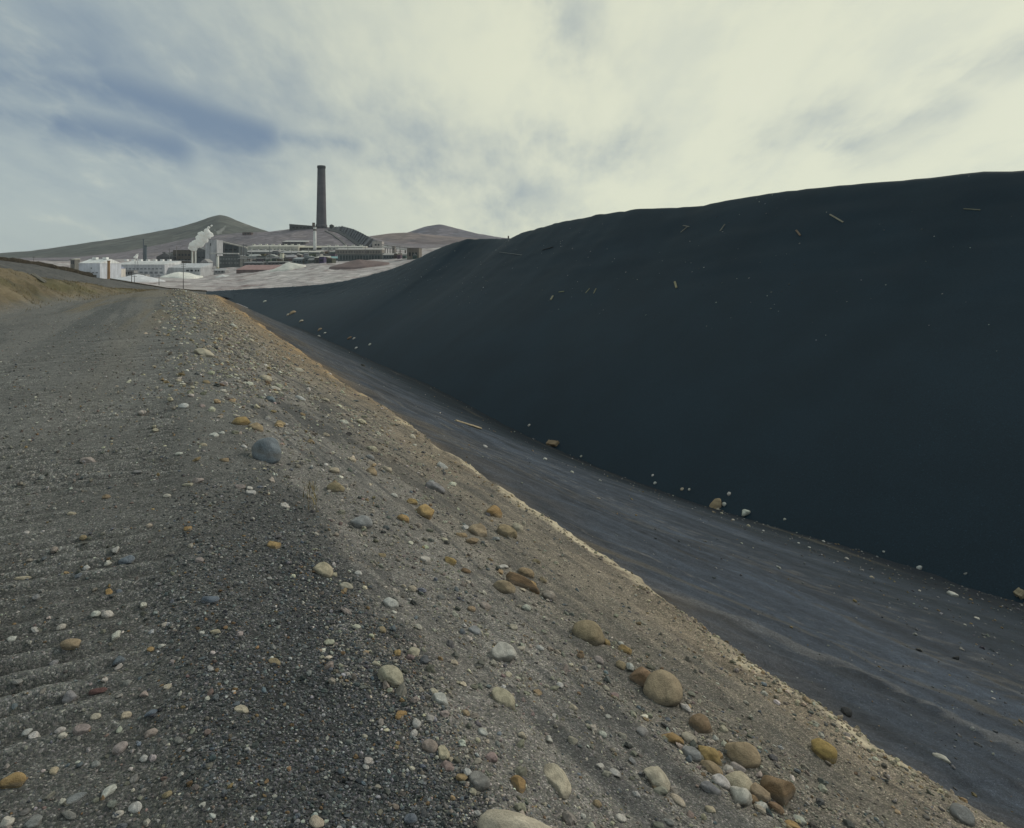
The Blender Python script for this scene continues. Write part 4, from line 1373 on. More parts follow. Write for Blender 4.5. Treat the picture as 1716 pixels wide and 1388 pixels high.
def stone(px, py, wpx, hpx, tone, label=None, ang=None, shape='r', lift=0.07, name=None, thick=0.68, seed=None):
    rr = random.Random(int(px * 7 + py * 13))
    if wpx < 80:
        wpx, hpx = wpx * 1.12, hpx * 1.12
    hl = None
    loc, u, v = hit_ground(px, py + hpx * .22)
    s_hit = hit_slag(px, py + hpx * .22)
    on_heap = False
    if s_hit[0] is not None and s_hit[0].y < loc.y:
        loc, n = s_hit
        on_heap = True
        if n.z < 0:
            n = -n
    else:
        n = ground_normal(u, v)
    view = (Vector((0, 0, EYE)) - loc)
    dist = view.length
    view.normalize()
    s = loc.y / F
    right = Vector((1, 0, 0))
    r = (right - n * right.dot(n)).normalized()
    f = r.cross(n)                                        # towards the viewer, along the ground
    if f.dot(view) < 0:
        f = -f
    ct = max(abs(n.dot(view)), .25)
    stn = math.sqrt(max(0, 1 - ct * ct))
    a = math.radians(ang if ang is not None else rr.uniform(-12, 12))
    e1 = (r * math.cos(a) + f * (math.sin(a) / max(ct, .5))).normalized()
    e2 = n.cross(e1).normalized()
    dep = hpx * s / math.sqrt((thick * stn) ** 2 + ct ** 2)
    th = dep * thick
    if th > wpx * s * .9:
        th = wpx * s * .9
    M = Matrix((e1, e2, n)).transposed().to_4x4()
    if shape == 'a':
        me = ANGLE[rr.randrange(len(ANGLE))]
    else:
        me = ROUND[rr.randrange(len(ROUND))]
    zone = 'heap' if on_heap else ('road' if v < -0.12 else 'shoulder' if v < .62 else 'bank' if v < 3.7 else 'lip' if v < 4.15 else 'gully')
    zp = {'heap': 'at the foot of the black heap', 'road': 'on the gravel road', 'shoulder': 'on the dark gravel shoulder', 'bank': 'on the gravel bank',
          'lip': 'on the crusted lip of the bank', 'gully': 'on the dark gully side'}[zone]
    big = max(wpx, hpx)
    nm = name or ('boulder' if big >= 30 else 'cobble' if big >= 14 else 'pebble')
    o = bpy.data.objects.new(nm, me)
    c = TONES[tone]
    j = rr.uniform(.88, 1.1)
    lum = (c[0] + c[1] + c[2]) / 3
    c = tuple(k_ * .94 + lum * .06 for k_ in c)
    o.color = (min(c[0] * j * rr.uniform(.95, 1.05), 1), c[1] * j, c[2] * j * rr.uniform(.94, 1.06), 1)
    flip = Matrix.Diagonal((rr.choice((-1, 1)), rr.choice((-1, 1)), rr.choice((-1, 1)), 1))
    o.matrix_world = Matrix.Translation(loc + n * th * lift) @ M @ flip @ Matrix.Diagonal((wpx * s * .5, dep * .5, th * .5, 1))
    link(o)
    tw = WORD.get(tone, tone)
    ANCH.append((px, py, label)) if label else None
    if label is None:
        size = 'large' if big >= 24 else 'fist-sized' if big >= 17 else 'small' if big >= 11 else 'tiny'
        side = 'left' if zone == 'road' and px < 150 else ''
        far_ = 'distant ' if loc.y > 12 and zone not in ('heap', 'gully') else ''
        label = f'{far_}{size} {tw} stone lying {zp}'
        tag(o, label, 'stone', f'{far_}{size} {tw} stones {zp}')
        LOOSE.append((o, px, py, f'{size} {tw} stone', zone))
    else:
        tag(o, label, 'stone')
    return o


S = [
    # px, py, w, h, tone, label, angle, shape
    (710, 853, 34, 37, 'ochre', 'lumpy ochre boulder high on the gravel bank', None, 'a'),
    (445, 757, 46, 46, 'bluegrey', 'big blue-grey boulder at the far edge of the road', 20, 'a'),
    (984, 1057, 52, 42, 'tan', 'smooth tan boulder leading the line of boulders down the bank', 22, 'r'),
    (1110, 1150, 58, 54, 'tan', 'large tan boulder in the middle of the bank, beside a brown one', 15, 'r'),
    (1073, 1132, 36, 34, 'brown', 'brown boulder tucked against the large tan boulder', 10, 'a'),
    (1244, 1258, 54, 40, 'tan', 'smooth egg-shaped tan boulder near the lower right', 12, 'r'),
    (1380, 1254, 38, 32, 'yellow', 'lone round yellow-ochre boulder at the right of the bank', 15, 'r'),
    (1302, 1319, 50, 50, 'brown', 'angular orange-brown boulder at the lower right cluster', 25, 'a'),
    (1173, 1213, 34, 30, 'brown', 'flat oval brown stone below the large tan boulder', 25, 'r'),
    (1236, 1308, 46, 34, 'cream', 'cream boulder behind the hollow white stone', 20, 'r'),
    (1240, 1332, 36, 38, 'white', 'hollow white stone at the front of the lower cluster', 0, 'a'),
    (1208, 1310, 30, 22, 'white', 'white stone left of the cream boulder', 15, 'r'),
    (1194, 1318, 22, 30, 'grey', 'pale grey upright stone at the left of the lower cluster', 60, 'r'),
    (1275, 1325, 30, 30, 'tan', 'tan stone leaning between the cream and the angular boulder', 40, 'r'),
    (1187, 1263, 42, 28, 'ochre', 'ochre stone pointing right beside the egg-shaped boulder', 18, 'a'),
    (1158, 1262, 30, 26, 'grey', 'grey-buff stone left of the pointing ochre stone', 35, 'r'),
    (1192, 1286, 36, 22, 'tan', 'half-buried tan stone above the lower cluster', 15, 'r'),
    (1235, 1285, 26, 16, 'pink', 'pinkish white stone under the egg-shaped boulder', 10, 'r'),
    (1125, 1233, 20, 34, 'ochre', 'narrow upright ochre stone below the large tan boulder', 65, 'a'),
    (1154, 1235, 26, 18, 'cream', 'cream stone right of the narrow ochre stone', 30, 'r'),
    (1097, 1300, 54, 30, 'cream', 'long cream-brown stone slanting down the lower bank', 48, 'r'),
    (933, 1303, 86, 34, 'cream', 'long pale stone slanting above the bottom edge', 60, 'r'),
    (885, 1404, 190, 92, 'cream', 'huge pale boulder cut off by the bottom edge', 4, 'r'),
    (841, 1091, 40, 34, 'white', 'white stone with a dark hollow in the lower middle', 25, 'a'),
    (842, 1168, 44, 28, 'cream', 'smooth cream-grey oblong stone below the hollow white one', 52, 'r'),
    (655, 1131, 50, 26, 'cream', 'cream oblong stone at the edge of the dark gravel', 33, 'r'),
    (541, 953, 40, 22, 'cream', 'pale oblong stone at the upper edge of the dark gravel', 30, 'r'),
    (803, 1306, 36, 28, 'grey', 'grey stone half sunk near the bottom middle', 32, 'r'),
    (868, 1312, 28, 22, 'ochre', 'rusty stone between the long pale and the grey sunk stone', 38, 'a'),
    (605, 873, 30, 26, 'grey', 'plain grey cobble left of the lumpy ochre boulder', 35, 'r'),
    (799, 888, 30, 26, 'tan', 'round buff boulder right of the lumpy ochre boulder', 5, 'r'),
    (849, 890, 30, 26, 'tan', 'tan boulder in front of its close neighbour', -15, 'r'),
    (867, 882, 18, 20, 'cream', 'pale tan cobble behind the tan boulder pair', 0, 'r'),
    (826, 857, 28, 22, 'ochre', 'orange-tan cobble standing alone near the lip', 0, 'a'),
    (870, 970, 30, 46, 'brown', 'tall brown stone in the centre of the brown cluster', 75, 'a'),
    (845, 981, 25, 28, 'tan', 'tan stone at the left of the brown cluster', 60, 'r'),
    (880, 958, 19, 20, 'tan', 'tan stone at the top of the brown cluster', 40, 'r'),
    (886, 982, 22, 20, 'ochre', 'orange stone at the right of the brown cluster', 10, 'r'),
    (919, 997, 22, 18, 'pink', 'round pinkish grey cobble right of the brown cluster', 0, 'r'),
    (728, 816, 34, 18, 'grey', 'wide grey-cream stone near the lip, partly dark', 0, 'r'),
    (740, 780, 19, 15, 'white', 'white cobble lying on the far crusted lip', 0, 'r'),
    (340, 591, 46, 17, 'cream', 'long pale slab at the far edge of the road', 22, 'a'),
    (405, 704, 20, 22, 'ochre', 'ochre cobble standing left of an olive one', 30, 'a'),
    (428, 715, 30, 16, 'tan', 'olive-tan oblong cobble behind the blue-grey boulder', 25, 'r'),
    (737, 1170, 30, 20, 'white', 'white and brown two-toned stone on the bank', 55, 'r'),
    (721, 1250, 28, 20, 'pink', 'pinkish stone of a touching pair on the shoulder', 12, 'r'),
    (743, 1260, 28, 17, 'cream', 'cream stone of a touching pair on the shoulder', 58, 'r'),
    (212, 938, 24, 15, 'bluegrey', 'dark blue-grey cobble on the road left of centre', -10, 'r'),
    (352, 1003, 28, 14, 'bluegrey', 'flat pale blue cobble at the edge of the dark gravel', 5, 'r'),
    (148, 771, 26, 13, 'pink', 'flat pinkish grey stone far up the road', 0, 'a'),
    (18, 1305, 26, 32, 'ochre', 'rusty ochre stone at the lower left edge', 60, 'a'),
    (118, 1167, 22, 22, 'grey', 'pale triangular stone on the road at the left', -30, 'a'),
    (200, 1105, 18, 18, 'bluegrey', 'upright blue-grey cobble on the road at the left', 0, 'a'),
    (164, 1157, 26, 11, 'red', 'flat dark red stone on the road at the left', -5, 'r'),
    (118, 1077, 19, 22, 'tan', 'tan cobble on the road at the left', 50, 'r'),
    (181, 1326, 28, 15, 'white', 'white wedge-shaped stone near the lower left corner', -60, 'a'),
    (125, 1337, 34, 13, 'grey', 'grey layered slab near the lower left corner', -20, 'a'),
    (55, 1376, 30, 18, 'grey', 'grey slab cut by the bottom edge at the lower left', -20, 'a'),
    (1612, 1362, 34, 28, 'grey', 'grey rounded boulder at the lower right corner', 25, 'r'),
    (1580, 1271, 28, 10, 'white', 'white flat stone on the lip at the lower right', 18, 'a'),
    (1200, 843, 22, 17, 'tan', 'square tan block at the foot of the black heap', 0, 'a'),
    (1250, 857, 15, 13, 'white', 'white block right of the square tan block', 20, 'a'),
    (1596, 995, 17, 10, 'white', 'bluish white stone in the gully at the far right', 0, 'r'),
]
for r_ in S:
    px, py, wp, hp_, tone, lab, ang, shp = r_
    bb = lab.startswith('big blue-grey')
    stone(px, py, wp, hp_, tone, lab, ang, shp, lift=0.04 if wp > 80 else .25 if bb else 0.09, thick=.95 if bb else .68)
M_ = '''676,868,18,14,ochre 791,905,18,16,tan 779,883,11,12,white 773,895,12,15,tan 831,902,15,9,grey 909,971,13,10,tan 843,948,10,17,white 753,939,20,13,ochre
712,937,17,16,white 654,1010,20,20,white 559,962,12,9,cream 580,981,22,12,cream 459,912,22,15,ochre 478,847,16,11,white 624,752,18,12,cream 622,789,18,19,tan 648,785,18,13,cream
620,766,15,10,grey 622,776,16,8,cream 560,787,14,12,cream 563,815,30,19,tan 898,940,12,10,tan 690,840,18,12,ochre 780,956,15,11,brown 812,1014,20,14,pink 882,1018,15,12,white
795,1056,24,17,grey 631,1112,22,8,cream 693,1092,18,16,cream 666,1093,12,14,ochre 727,1158,14,11,cream 672,1195,16,21,ochre 698,1210,14,15,white 693,1228,11,13,white
755,1271,10,9,cream 808,1226,17,12,white 801,1240,10,8,cream 834,1246,10,8,grey 875,1231,16,12,cream 920,1238,12,14,white 783,1293,13,14,white 613,1284,12,8,white 530,1376,25,18,cream
688,1370,18,18,bluegrey 1015,1073,12,16,ochre 1047,1087,20,18,ochre 1040,1078,8,8,white 1003,1105,16,13,pink 1040,1113,16,17,tan 1055,1117,14,14,white 1149,1184,12,16,white
1205,1264,13,11,ochre 1262,1340,19,17,brown 1276,1352,21,23,white 1300,1353,26,14,brown 1135,1340,30,12,cream 1005,1283,14,10,white 1030,1295,20,12,white 1065,1330,14,10,white
1340,1374,21,14,white 1330,1384,28,14,ochre 938,1148,12,10,white 1015,1153,11,9,cream 1075,1225,22,18,grey 1212,1221,14,12,cream 1198,1236,11,9,white 1018,1200,10,8,white
1352,1172,15,10,tan 1418,1191,16,14,dark 309,680,20,11,white 338,680,12,8,pink 444,634,20,14,cream 461,651,16,9,white 358,728,18,10,white 371,725,9,7,white 471,710,15,13,tan
425,762,11,13,cream 576,707,16,10,white 605,706,17,11,cream 409,748,16,6,white 376,770,14,11,tan 330,805,20,11,pink 315,812,18,8,cream 402,815,16,10,pink 418,818,10,8,white
421,825,16,10,white 503,667,22,8,white 452,668,22,12,bluegrey 584,727,11,9,dark 546,728,11,8,cream 180,943,10,10,white 145,950,14,9,white 315,885,15,9,ochre 183,991,12,13,ochre
199,991,11,8,bluegrey 160,1028,14,11,white 181,1027,20,14,white 240,1013,10,10,white 334,938,14,9,pink 194,920,11,10,white 37,968,26,7,cream 44,892,10,7,white 178,832,13,8,tan
195,1062,12,17,white 104,1050,14,11,white 58,1055,19,7,white 44,1226,12,14,white 56,1232,19,12,white 101,1223,12,12,white 105,1232,13,9,white 136,1220,25,17,pink 251,1228,17,18,pink
201,1252,18,18,pink 211,1198,16,14,cream 255,1192,12,17,bluegrey 213,1143,16,11,grey 227,1352,22,15,white 198,1363,16,11,white 225,1305,14,12,grey 115,1365,30,10,grey 10,1377,20,18,white
242,1162,16,10,pink 253,1087,14,9,ochre 405,1188,24,12,cream 362,1058,18,8,cream 270,1082,14,7,white 460,1108,22,11,tan 1214,844,7,7,white 1222,827,8,6,white 1254,881,7,6,cream
1315,870,5,4,white 1541,950,9,7,white 1419,936,6,5,white 1461,967,7,6,cream 1444,955,6,5,grey 1637,1036,8,6,white 1618,961,6,4,grey 490,524,12,7,tan 484,527,8,5,cream 444,505,7,4,white
505,538,8,5,cream 536,552,8,5,tan 545,558,5,4,white 534,563,5,4,white 586,566,9,5,brown 593,567,5,4,white 597,583,5,4,white 620,577,5,4,white 887,712,5,4,white 913,769,6,6,white
958,791,6,5,white 1005,805,5,4,white 1098,809,6,4,white 1143,819,6,5,cream 1155,820,4,4,white 1094,796,4,4,white 974,764,4,4,white 813,748,8,5,white 608,612,13,6,dark 1380,907,4,4,white
1338,910,4,4,white 1356,917,4,4,white 1481,924,4,4,white 1470,933,4,4,grey 1541,990,4,4,white 1617,1047,5,4,white 1279,889,4,4,white 1228,871,5,4,white 1203,853,6,5,cream 1196,858,5,4,tan
1209,860,5,4,cream 545,670,14,8,cream 500,620,15,9,cream 480,600,12,7,tan 420,570,13,7,cream 390,545,11,6,white 360,520,10,6,cream 345,640,14,8,tan 375,655,12,7,white 520,740,13,9,tan
590,770,12,9,cream 660,830,12,9,white 700,880,13,10,pink 745,905,12,9,cream 640,930,13,9,tan 600,960,12,9,white 690,985,15,11,cream 740,1000,13,10,grey 790,1020,13,10,tan 860,1050,14,11,cream
905,1085,13,10,white 850,1130,14,10,cream 900,1160,15,11,tan 960,1185,14,10,cream 980,1120,12,9,grey 640,1055,14,10,tan 700,1050,13,10,white 760,1110,14,10,cream 780,1195,14,10,tan
960,1240,16,11,cream 1010,1230,14,10,white 1060,1275,15,11,grey 930,1200,12,9,white 1000,1345,16,12,tan 1040,1370,18,12,white 1190,1355,16,11,cream 1120,1375,18,12,grey 340,745,14,7,cream
300,760,12,6,white 260,720,12,6,cream 230,790,13,6,grey 280,830,13,7,white 120,860,13,7,cream 70,800,13,6,grey 90,920,13,8,pink 250,880,12,7,cream 140,900,12,8,tan 60,1000,14,9,grey
20,1070,15,9,white 90,1110,16,9,grey 160,1200,15,10,cream 30,1140,15,10,grey 280,1150,13,9,cream 300,1240,13,9,grey 90,1290,18,11,cream 160,1280,16,11,grey 240,1270,15,10,white 280,1330,15,10,tan'''
for tok in M_.split():
    a = tok.split(',')
    stone(float(a[0]), float(a[1]), float(a[2]), float(a[3]), a[4], shape='a' if hash(tok[:3]) % 3 == 0 else 'r', ang=random.Random(tok).uniform(-15, 40))

STOPS = {'with', 'at', 'on', 'in', 'beside', 'left', 'right', 'below', 'behind', 'tucked', 'near', 'leading', 'high', 'half', 'above', 'standing', 'pointing', 'leaning',
         'between', 'under', 'slanting', 'cut', 'lying', 'far', 'of', 'and'}
ORD = ['nearest', 'second nearest', 'third nearest', 'fourth nearest', 'fifth nearest', 'sixth nearest', 'seventh nearest', 'eighth nearest', 'ninth nearest', 'tenth nearest']
SHORT = {}
for a_, b_, lab in ANCH:
    wd_ = lab.split()
    k_ = next((i for i in range(2, len(wd_)) if wd_[i].strip(',') in STOPS), len(wd_))
    SHORT[lab] = ' '.join(wd_[:k_]).strip(',')
pend = {}
for o, px, py, what, zone in LOOSE:
    best = min(ANCH, key=lambda t: math.hypot(t[0] - px, (t[1] - py)))
    dx, dy = px - best[0], py - best[1]
    where = ('right of' if dx > 0 else 'left of') if abs(dx) > abs(dy) else ('in front of' if dy > 0 else 'behind')
    pend.setdefault((what, where, SHORT[best[2]]), []).append((math.hypot(dx, dy), o))
for (what, where, sh_), lst in pend.items():
    lst.sort(key=lambda t: t[0])
    for i, (d_, o) in enumerate(lst):
        o['label'] = (f'{what} {where} the {sh_}' if len(lst) == 1 else f'{what} {where} the {sh_}, {ORD[min(i, 9)]} to it')

# ------------------------------------------------------------------ gravel too fine to pick apart (instances made by geometry nodes)
def gravel_material():
    m, t, b = material('loose_gravel')
    at = t.new('ShaderNodeAttribute', attribute_name='col', attribute_type='INSTANCER')
    pos = t.new('ShaderNodeNewGeometry').outputs['Position']
    n = t.noise(pos, 90.0, 2, .6).outputs[0]
    t.l.new(t.vmath('SCALE', at.outputs['Color'], scale=t.step(n, .3, .7, .75, 1.2)), b.inputs['Base Color'])
    b.inputs['Roughness'].default_value = .85
    return m


M_GRAVEL = gravel_material()
_gn = None


def gravel_nodes():
    g = bpy.data.node_groups.new('scatter_stones', 'GeometryNodeTree')
    g.interface.new_socket('Geometry', in_out='INPUT', socket_type='NodeSocketGeometry')
    g.interface.new_socket('Geometry', in_out='OUTPUT', socket_type='NodeSocketGeometry')
    N, L = g.nodes, g.links
    gi, go = N.new('NodeGroupInput'), N.new('NodeGroupOutput')
    g2i = N.new('GeometryNodeGeometryToInstance')
    for i in range(6):
        ico = N.new('GeometryNodeMeshIcoSphere')
        ico.inputs['Subdivisions'].default_value = 2
        ico.inputs['Radius'].default_value = 1.0
        nz = N.new('ShaderNodeTexNoise')
        nz.noise_dimensions = '4D'
        nz.inputs['W'].default_value = 3.7 * i + 1.3
        nz.inputs['Scale'].default_value = 0.9
        nz.inputs['Detail'].default_value = 1.0
        po = N.new('GeometryNodeInputPosition')
        L.new(po.outputs[0], nz.inputs['Vector'])
        sub = N.new('ShaderNodeVectorMath')
        sub.operation = 'SUBTRACT'
        L.new(nz.outputs['Color'], sub.inputs[0])
        sub.inputs[1].default_value = (.5, .5, .5)
        sc = N.new('ShaderNodeVectorMath')
        sc.operation = 'SCALE'
        L.new(sub.outputs[0], sc.inputs[0])
        sc.inputs['Scale'].default_value = 1.9
        sp = N.new('GeometryNodeSetPosition')
        L.new(ico.outputs[0], sp.inputs['Geometry'])
        L.new(sc.outputs[0], sp.inputs['Offset'])
        sm = N.new('GeometryNodeSetMaterial')
        sm.inputs['Material'].default_value = M_GRAVEL
        L.new(sp.outputs[0], sm.inputs['Geometry'])
        L.new(sm.outputs[0], g2i.inputs[0])
    iop = N.new('GeometryNodeInstanceOnPoints')
    L.new(gi.outputs[0], iop.inputs['Points'])
    L.new(g2i.outputs[0], iop.inputs['Instance'])
    iop.inputs['Pick Instance'].default_value = True

    def named(nm, typ):
        nd = N.new('GeometryNodeInputNamedAttribute')
        nd.data_type = typ
        nd.inputs['Name'].default_value = nm
        return nd.outputs['Attribute']
    L.new(named('idx', 'INT'), iop.inputs['Instance Index'])
    er = N.new('FunctionNodeEulerToRotation')
    L.new(named('rot', 'FLOAT_VECTOR'), er.inputs[0])
    L.new(er.outputs[0], iop.inputs['Rotation'])
    L.new(named('scl', 'FLOAT_VECTOR'), iop.inputs['Scale'])
    L.new(iop.outputs[0], go.inputs[0])
    return g


def scatter(name, label, pos, nrm_, size, col, flat=(.5, .9)):
    global _gn
    if _gn is None:
        _gn = gravel_nodes()
    n = len(pos)
    rr = RNG
    phi = rr.random(n) * 2 * np.pi
    c, s = np.cos(-phi), np.sin(-phi)
    nx, ny, nz = c * nrm_[:, 0] - s * nrm_[:, 1], s * nrm_[:, 0] + c * nrm_[:, 1], nrm_[:, 2]
    rot = np.stack([-np.arcsin(np.clip(ny, -1, 1)) + rr.normal(0, .25, n), np.arctan2(nx, nz) + rr.normal(0, .25, n), phi], 1)
    el = rr.uniform(.62, 1.0, n)
    fl = rr.uniform(*flat, n)
    scl = np.stack([size * .5, size * .5 * el, size * .5 * el * fl], 1)
    me = bpy.data.meshes.new(name)
    me.vertices.add(n)
    me.vertices.foreach_set('co', np.asarray(pos, np.float32).ravel())
    for nm, data in (('rot', rot), ('scl', scl)):
        at = me.attributes.new(nm, 'FLOAT_VECTOR', 'POINT')
        at.data.foreach_set('vector', np.asarray(data, np.float32).ravel())
    at = me.attributes.new('idx', 'INT', 'POINT')
    at.data.foreach_set('value', rr.integers(0, 6, n).astype(np.int32))
    set_col(me, 'col', col)
    me.materials.append(M_GRAVEL)
    o = link(bpy.data.objects.new(name, me))
    md = o.modifiers.new('scatter', 'NODES')
    md.node_group = _gn
    return tag(o, label, 'gravel', kind='stuff')


def palette(n, table):
    wts = np.array([t[0] for t in table], float)
    ix = RNG.choice(len(table), n, p=wts / wts.sum())
    c = np.array([t[1] for t in table])[ix]
    return np.clip(c * RNG.lognormal(0, .22, n)[:, None] * RNG.uniform(.93, 1.07, (n, 3)), .01, .8)


def spread(n, u0, u1, v0, v1, kpx, cap, power=2.3, keep=None, along=None):
    r = RNG.random(n)
    u = 1 / (1 / u0 - r * (1 / u0 - 1 / u1))
    v = RNG.uniform(v0, v1, n) * (1 if along is None else 1 + .02 * u) + (0 if along is None else along(u))
    if keep is not None:
        k = keep(u, v) > RNG.random(n)
        u, v = u[k], v[k]
    x, y = uv2xy(u, v)
    # leave out what no sight line from near the camera could reach
    k = (y > 0.6) & (np.abs(x) < y * 0.95 + 1.0)
    u, v, x, y = u[k], v[k], x[k], y[k]
    z = zt(u, v)
    d = np.sqrt(x * x + y * y + (EYE - z) ** 2)
    size = np.minimum(kpx * d * (1 - RNG.random(len(u))) ** (-1 / power), cap * RNG.uniform(.6, 1, len(u)))
    e = .03
    zu, zv = (zt(u + e, v) - zt(u - e, v)) / (2 * e), (zt(u, v + e) - zt(u, v - e)) / (2 * e)
    nr = np.stack([-(zu * UD[0] + zv * VD[0]), -(zu * UD[1] + zv * VD[1]), np.ones(len(u))], 1)
    nr /= np.linalg.norm(nr, axis=1, keepdims=True)
    p = np.stack([x, y, z], 1) + nr * (size * .12)[:, None]
    return p, nr, size, u, v


p, n_, sz, u_, v_ = spread(56000, 1.0, 46, -6.0, .25, .0020, .034, 2.5, lambda u, v: np.clip(.55 + .9 * fbm(u * 1.2, v * 2.5, 4) + .4 * np.sin((u + 0.06 * fbm(u * 1.5, v * 1.5, 2) + 0.05 * v) * 2 * np.pi / 0.155), .10, 1))
scatter('road_gravel', 'loose pebbles strewn over the gravel road', p, n_, sz,
        palette(len(p), [(.34, (.17, .16, .14)), (.26, (.26, .25, .225)), (.09, (.10, .10, .095)), (.11, (.39, .37, .33)), (.08, (.13, .145, .16)), (.05, (.24, .165, .09)), (.07, (.17, .125, .11))]))
p, n_, sz, u_, v_ = spread(52000, 1.0, 20, -.55, 1.0, .0019, .026, 2.9,
                           lambda u, v: np.clip(1.3 - 1.3 * np.abs((v + .30 * fbm(u * .6, v * .9, 5, .6) - .42) / .52) ** 3 - 1.25 * sst(u, 2.5, 7), 0.02, 1))
scatter('shoulder_gravel', 'fine dark slag gravel on the road shoulder', p, n_, sz,
        palette(len(p), [(.42, (.066, .071, .075)), (.22, (.10, .11, .115)), (.13, (.22, .225, .22)), (.07, (.36, .36, .34)), (.06, (.11, .13, .15)), (.05, (.17, .115, .065)), (.05, (.145, .13, .11))]))
p, n_, sz, u_, v_ = spread(52000, .9, 75, .55, 3.85, .0019, .060, 2.5,
                           lambda u, v: np.clip((.75 + 1.0 * fbm((u - .18 * v) * .5, (v + .18 * u) * 3.0, 4)) * (1 - .72 * sst(v, 2.2, 3.2)) * (1 - .75 * sst(fbm((u - .18 * v) * .45, (v + .18 * u) * 4.2, 4, .6), .05, .42)), .06, 1))
scatter('bank_gravel', 'mixed pale gravel and pebbles covering the bank', p, n_, sz,
        palette(len(p), [(.30, (.20, .185, .155)), (.22, (.30, .275, .23)), (.15, (.115, .115, .11)), (.10, (.42, .385, .31)), (.05, (.25, .185, .115)), (.06, (.14, .155, .17)), (.06, (.25, .20, .18)), (.04, (.46, .44, .39))]))
p, n_, sz, u_, v_ = spread(24000, 5.0, 85, -1.2, 3.8, .0020, .13, 2.3, lambda u, v: sst(u, 5, 14) * sst(v + .5 * fbm(u * .3, v * .6, 4), -1.0, .9) * np.clip(.8 - .25 * v + .9 * fbm(u * .6, v * 1.5, 4), .05, 1))
scatter('far_bank_stones', 'pale stones crowding the far part of the bank', p, n_, sz,
        palette(len(p), [(.34, (.40, .36, .28)), (.26, (.27, .245, .205)), (.16, (.48, .455, .39)), (.12, (.16, .16, .155)), (.12, (.29, .215, .13))]))
p, n_, sz, u_, v_ = spread(1700, 1.5, 60, -.30, .12, .0022, .045, 2.0, lambda u, v: np.clip(.55 + 1.2 * fbm(u * 1.1, v * 4, 4), .05, 1), along=lip_v)
scatter('crust_clods', 'crumbled buff clods along the lip of the bank', p, n_, sz,
        palette(len(p), [(.4, (.33, .285, .215)), (.3, (.43, .37, .27)), (.15, (.20, .175, .14)), (.15, (.29, .215, .125))]), flat=(.6, 1.0))
p, n_, sz, u_, v_ = spread(7000, 2.5, 120, 4.3, 22.5, .0013, .10, 2.2, lambda u, v: np.clip(.25 + .9 * sst(v, 12, 21) + .4 * fbm(u * .3, v * .5, 3), .05, 1))
scatter('gully_gravel', 'scattered small stones on the dark gully side', p, n_, sz,
        palette(len(p), [(.5, (.095, .098, .105)), (.22, (.19, .185, .175)), (.14, (.33, .32, .30)), (.14, (.20, .15, .085))]))
rr = RNG
k = 2600
ti, si = rr.choice(np.arange(36, nR - 7), k), rr.integers(60, nS - 90, k)
pp = verts[ti, si] + rr.normal(0, .25, (k, 3)) * np.array([1, 1, 0])
keep = rr.random(k) < np.clip(.35 + .9 * fbm(pp[:, 0] * .12, pp[:, 1] * .12, 3), .05, 1)
pp = pp[keep]
zz = []
for q_ in pp:
    h_ = slag_bvh.ray_cast(Vector((q_[0], q_[1], 60)), Vector((0, 0, -1)))
    zz.append(h_[0].z if h_[0] is not None else q_[2])
pp[:, 2] = zz
nn = np.tile(np.array([[-.5, -.25, .83]]), (len(pp), 1))
dd = np.linalg.norm(pp, axis=1)
scatter('heap_debris', 'small pale specks of debris on the upper face of the black heap', pp, nn, np.minimum(.0014 * dd * (1 - rr.random(len(pp))) ** (-.45), .15),
        palette(len(pp), [(.40, (.075, .085, .09)), (.3, (.15, .16, .16)), (.20, (.26, .265, .25)), (.10, (.36, .36, .33))]))

# ------------------------------------------------------------------ timber on and below the heap
def wood_material():
    m, t, b = material('grey_timber')
    oi = t.new('ShaderNodeObjectInfo')
    tcn = t.new('ShaderNodeTexCoord').outputs['Object']
    n = t.noise(t.vmath('MULTIPLY', tcn, (1.2, 14, 14)), 1.5, 4, .6).outputs[0]
    t.l.new(t.vmath('SCALE', oi.outputs['Color'], scale=t.step(n, .3, .7, .7, 1.2)), b.inputs['Base Color'])
    return m


M_WOOD = wood_material()


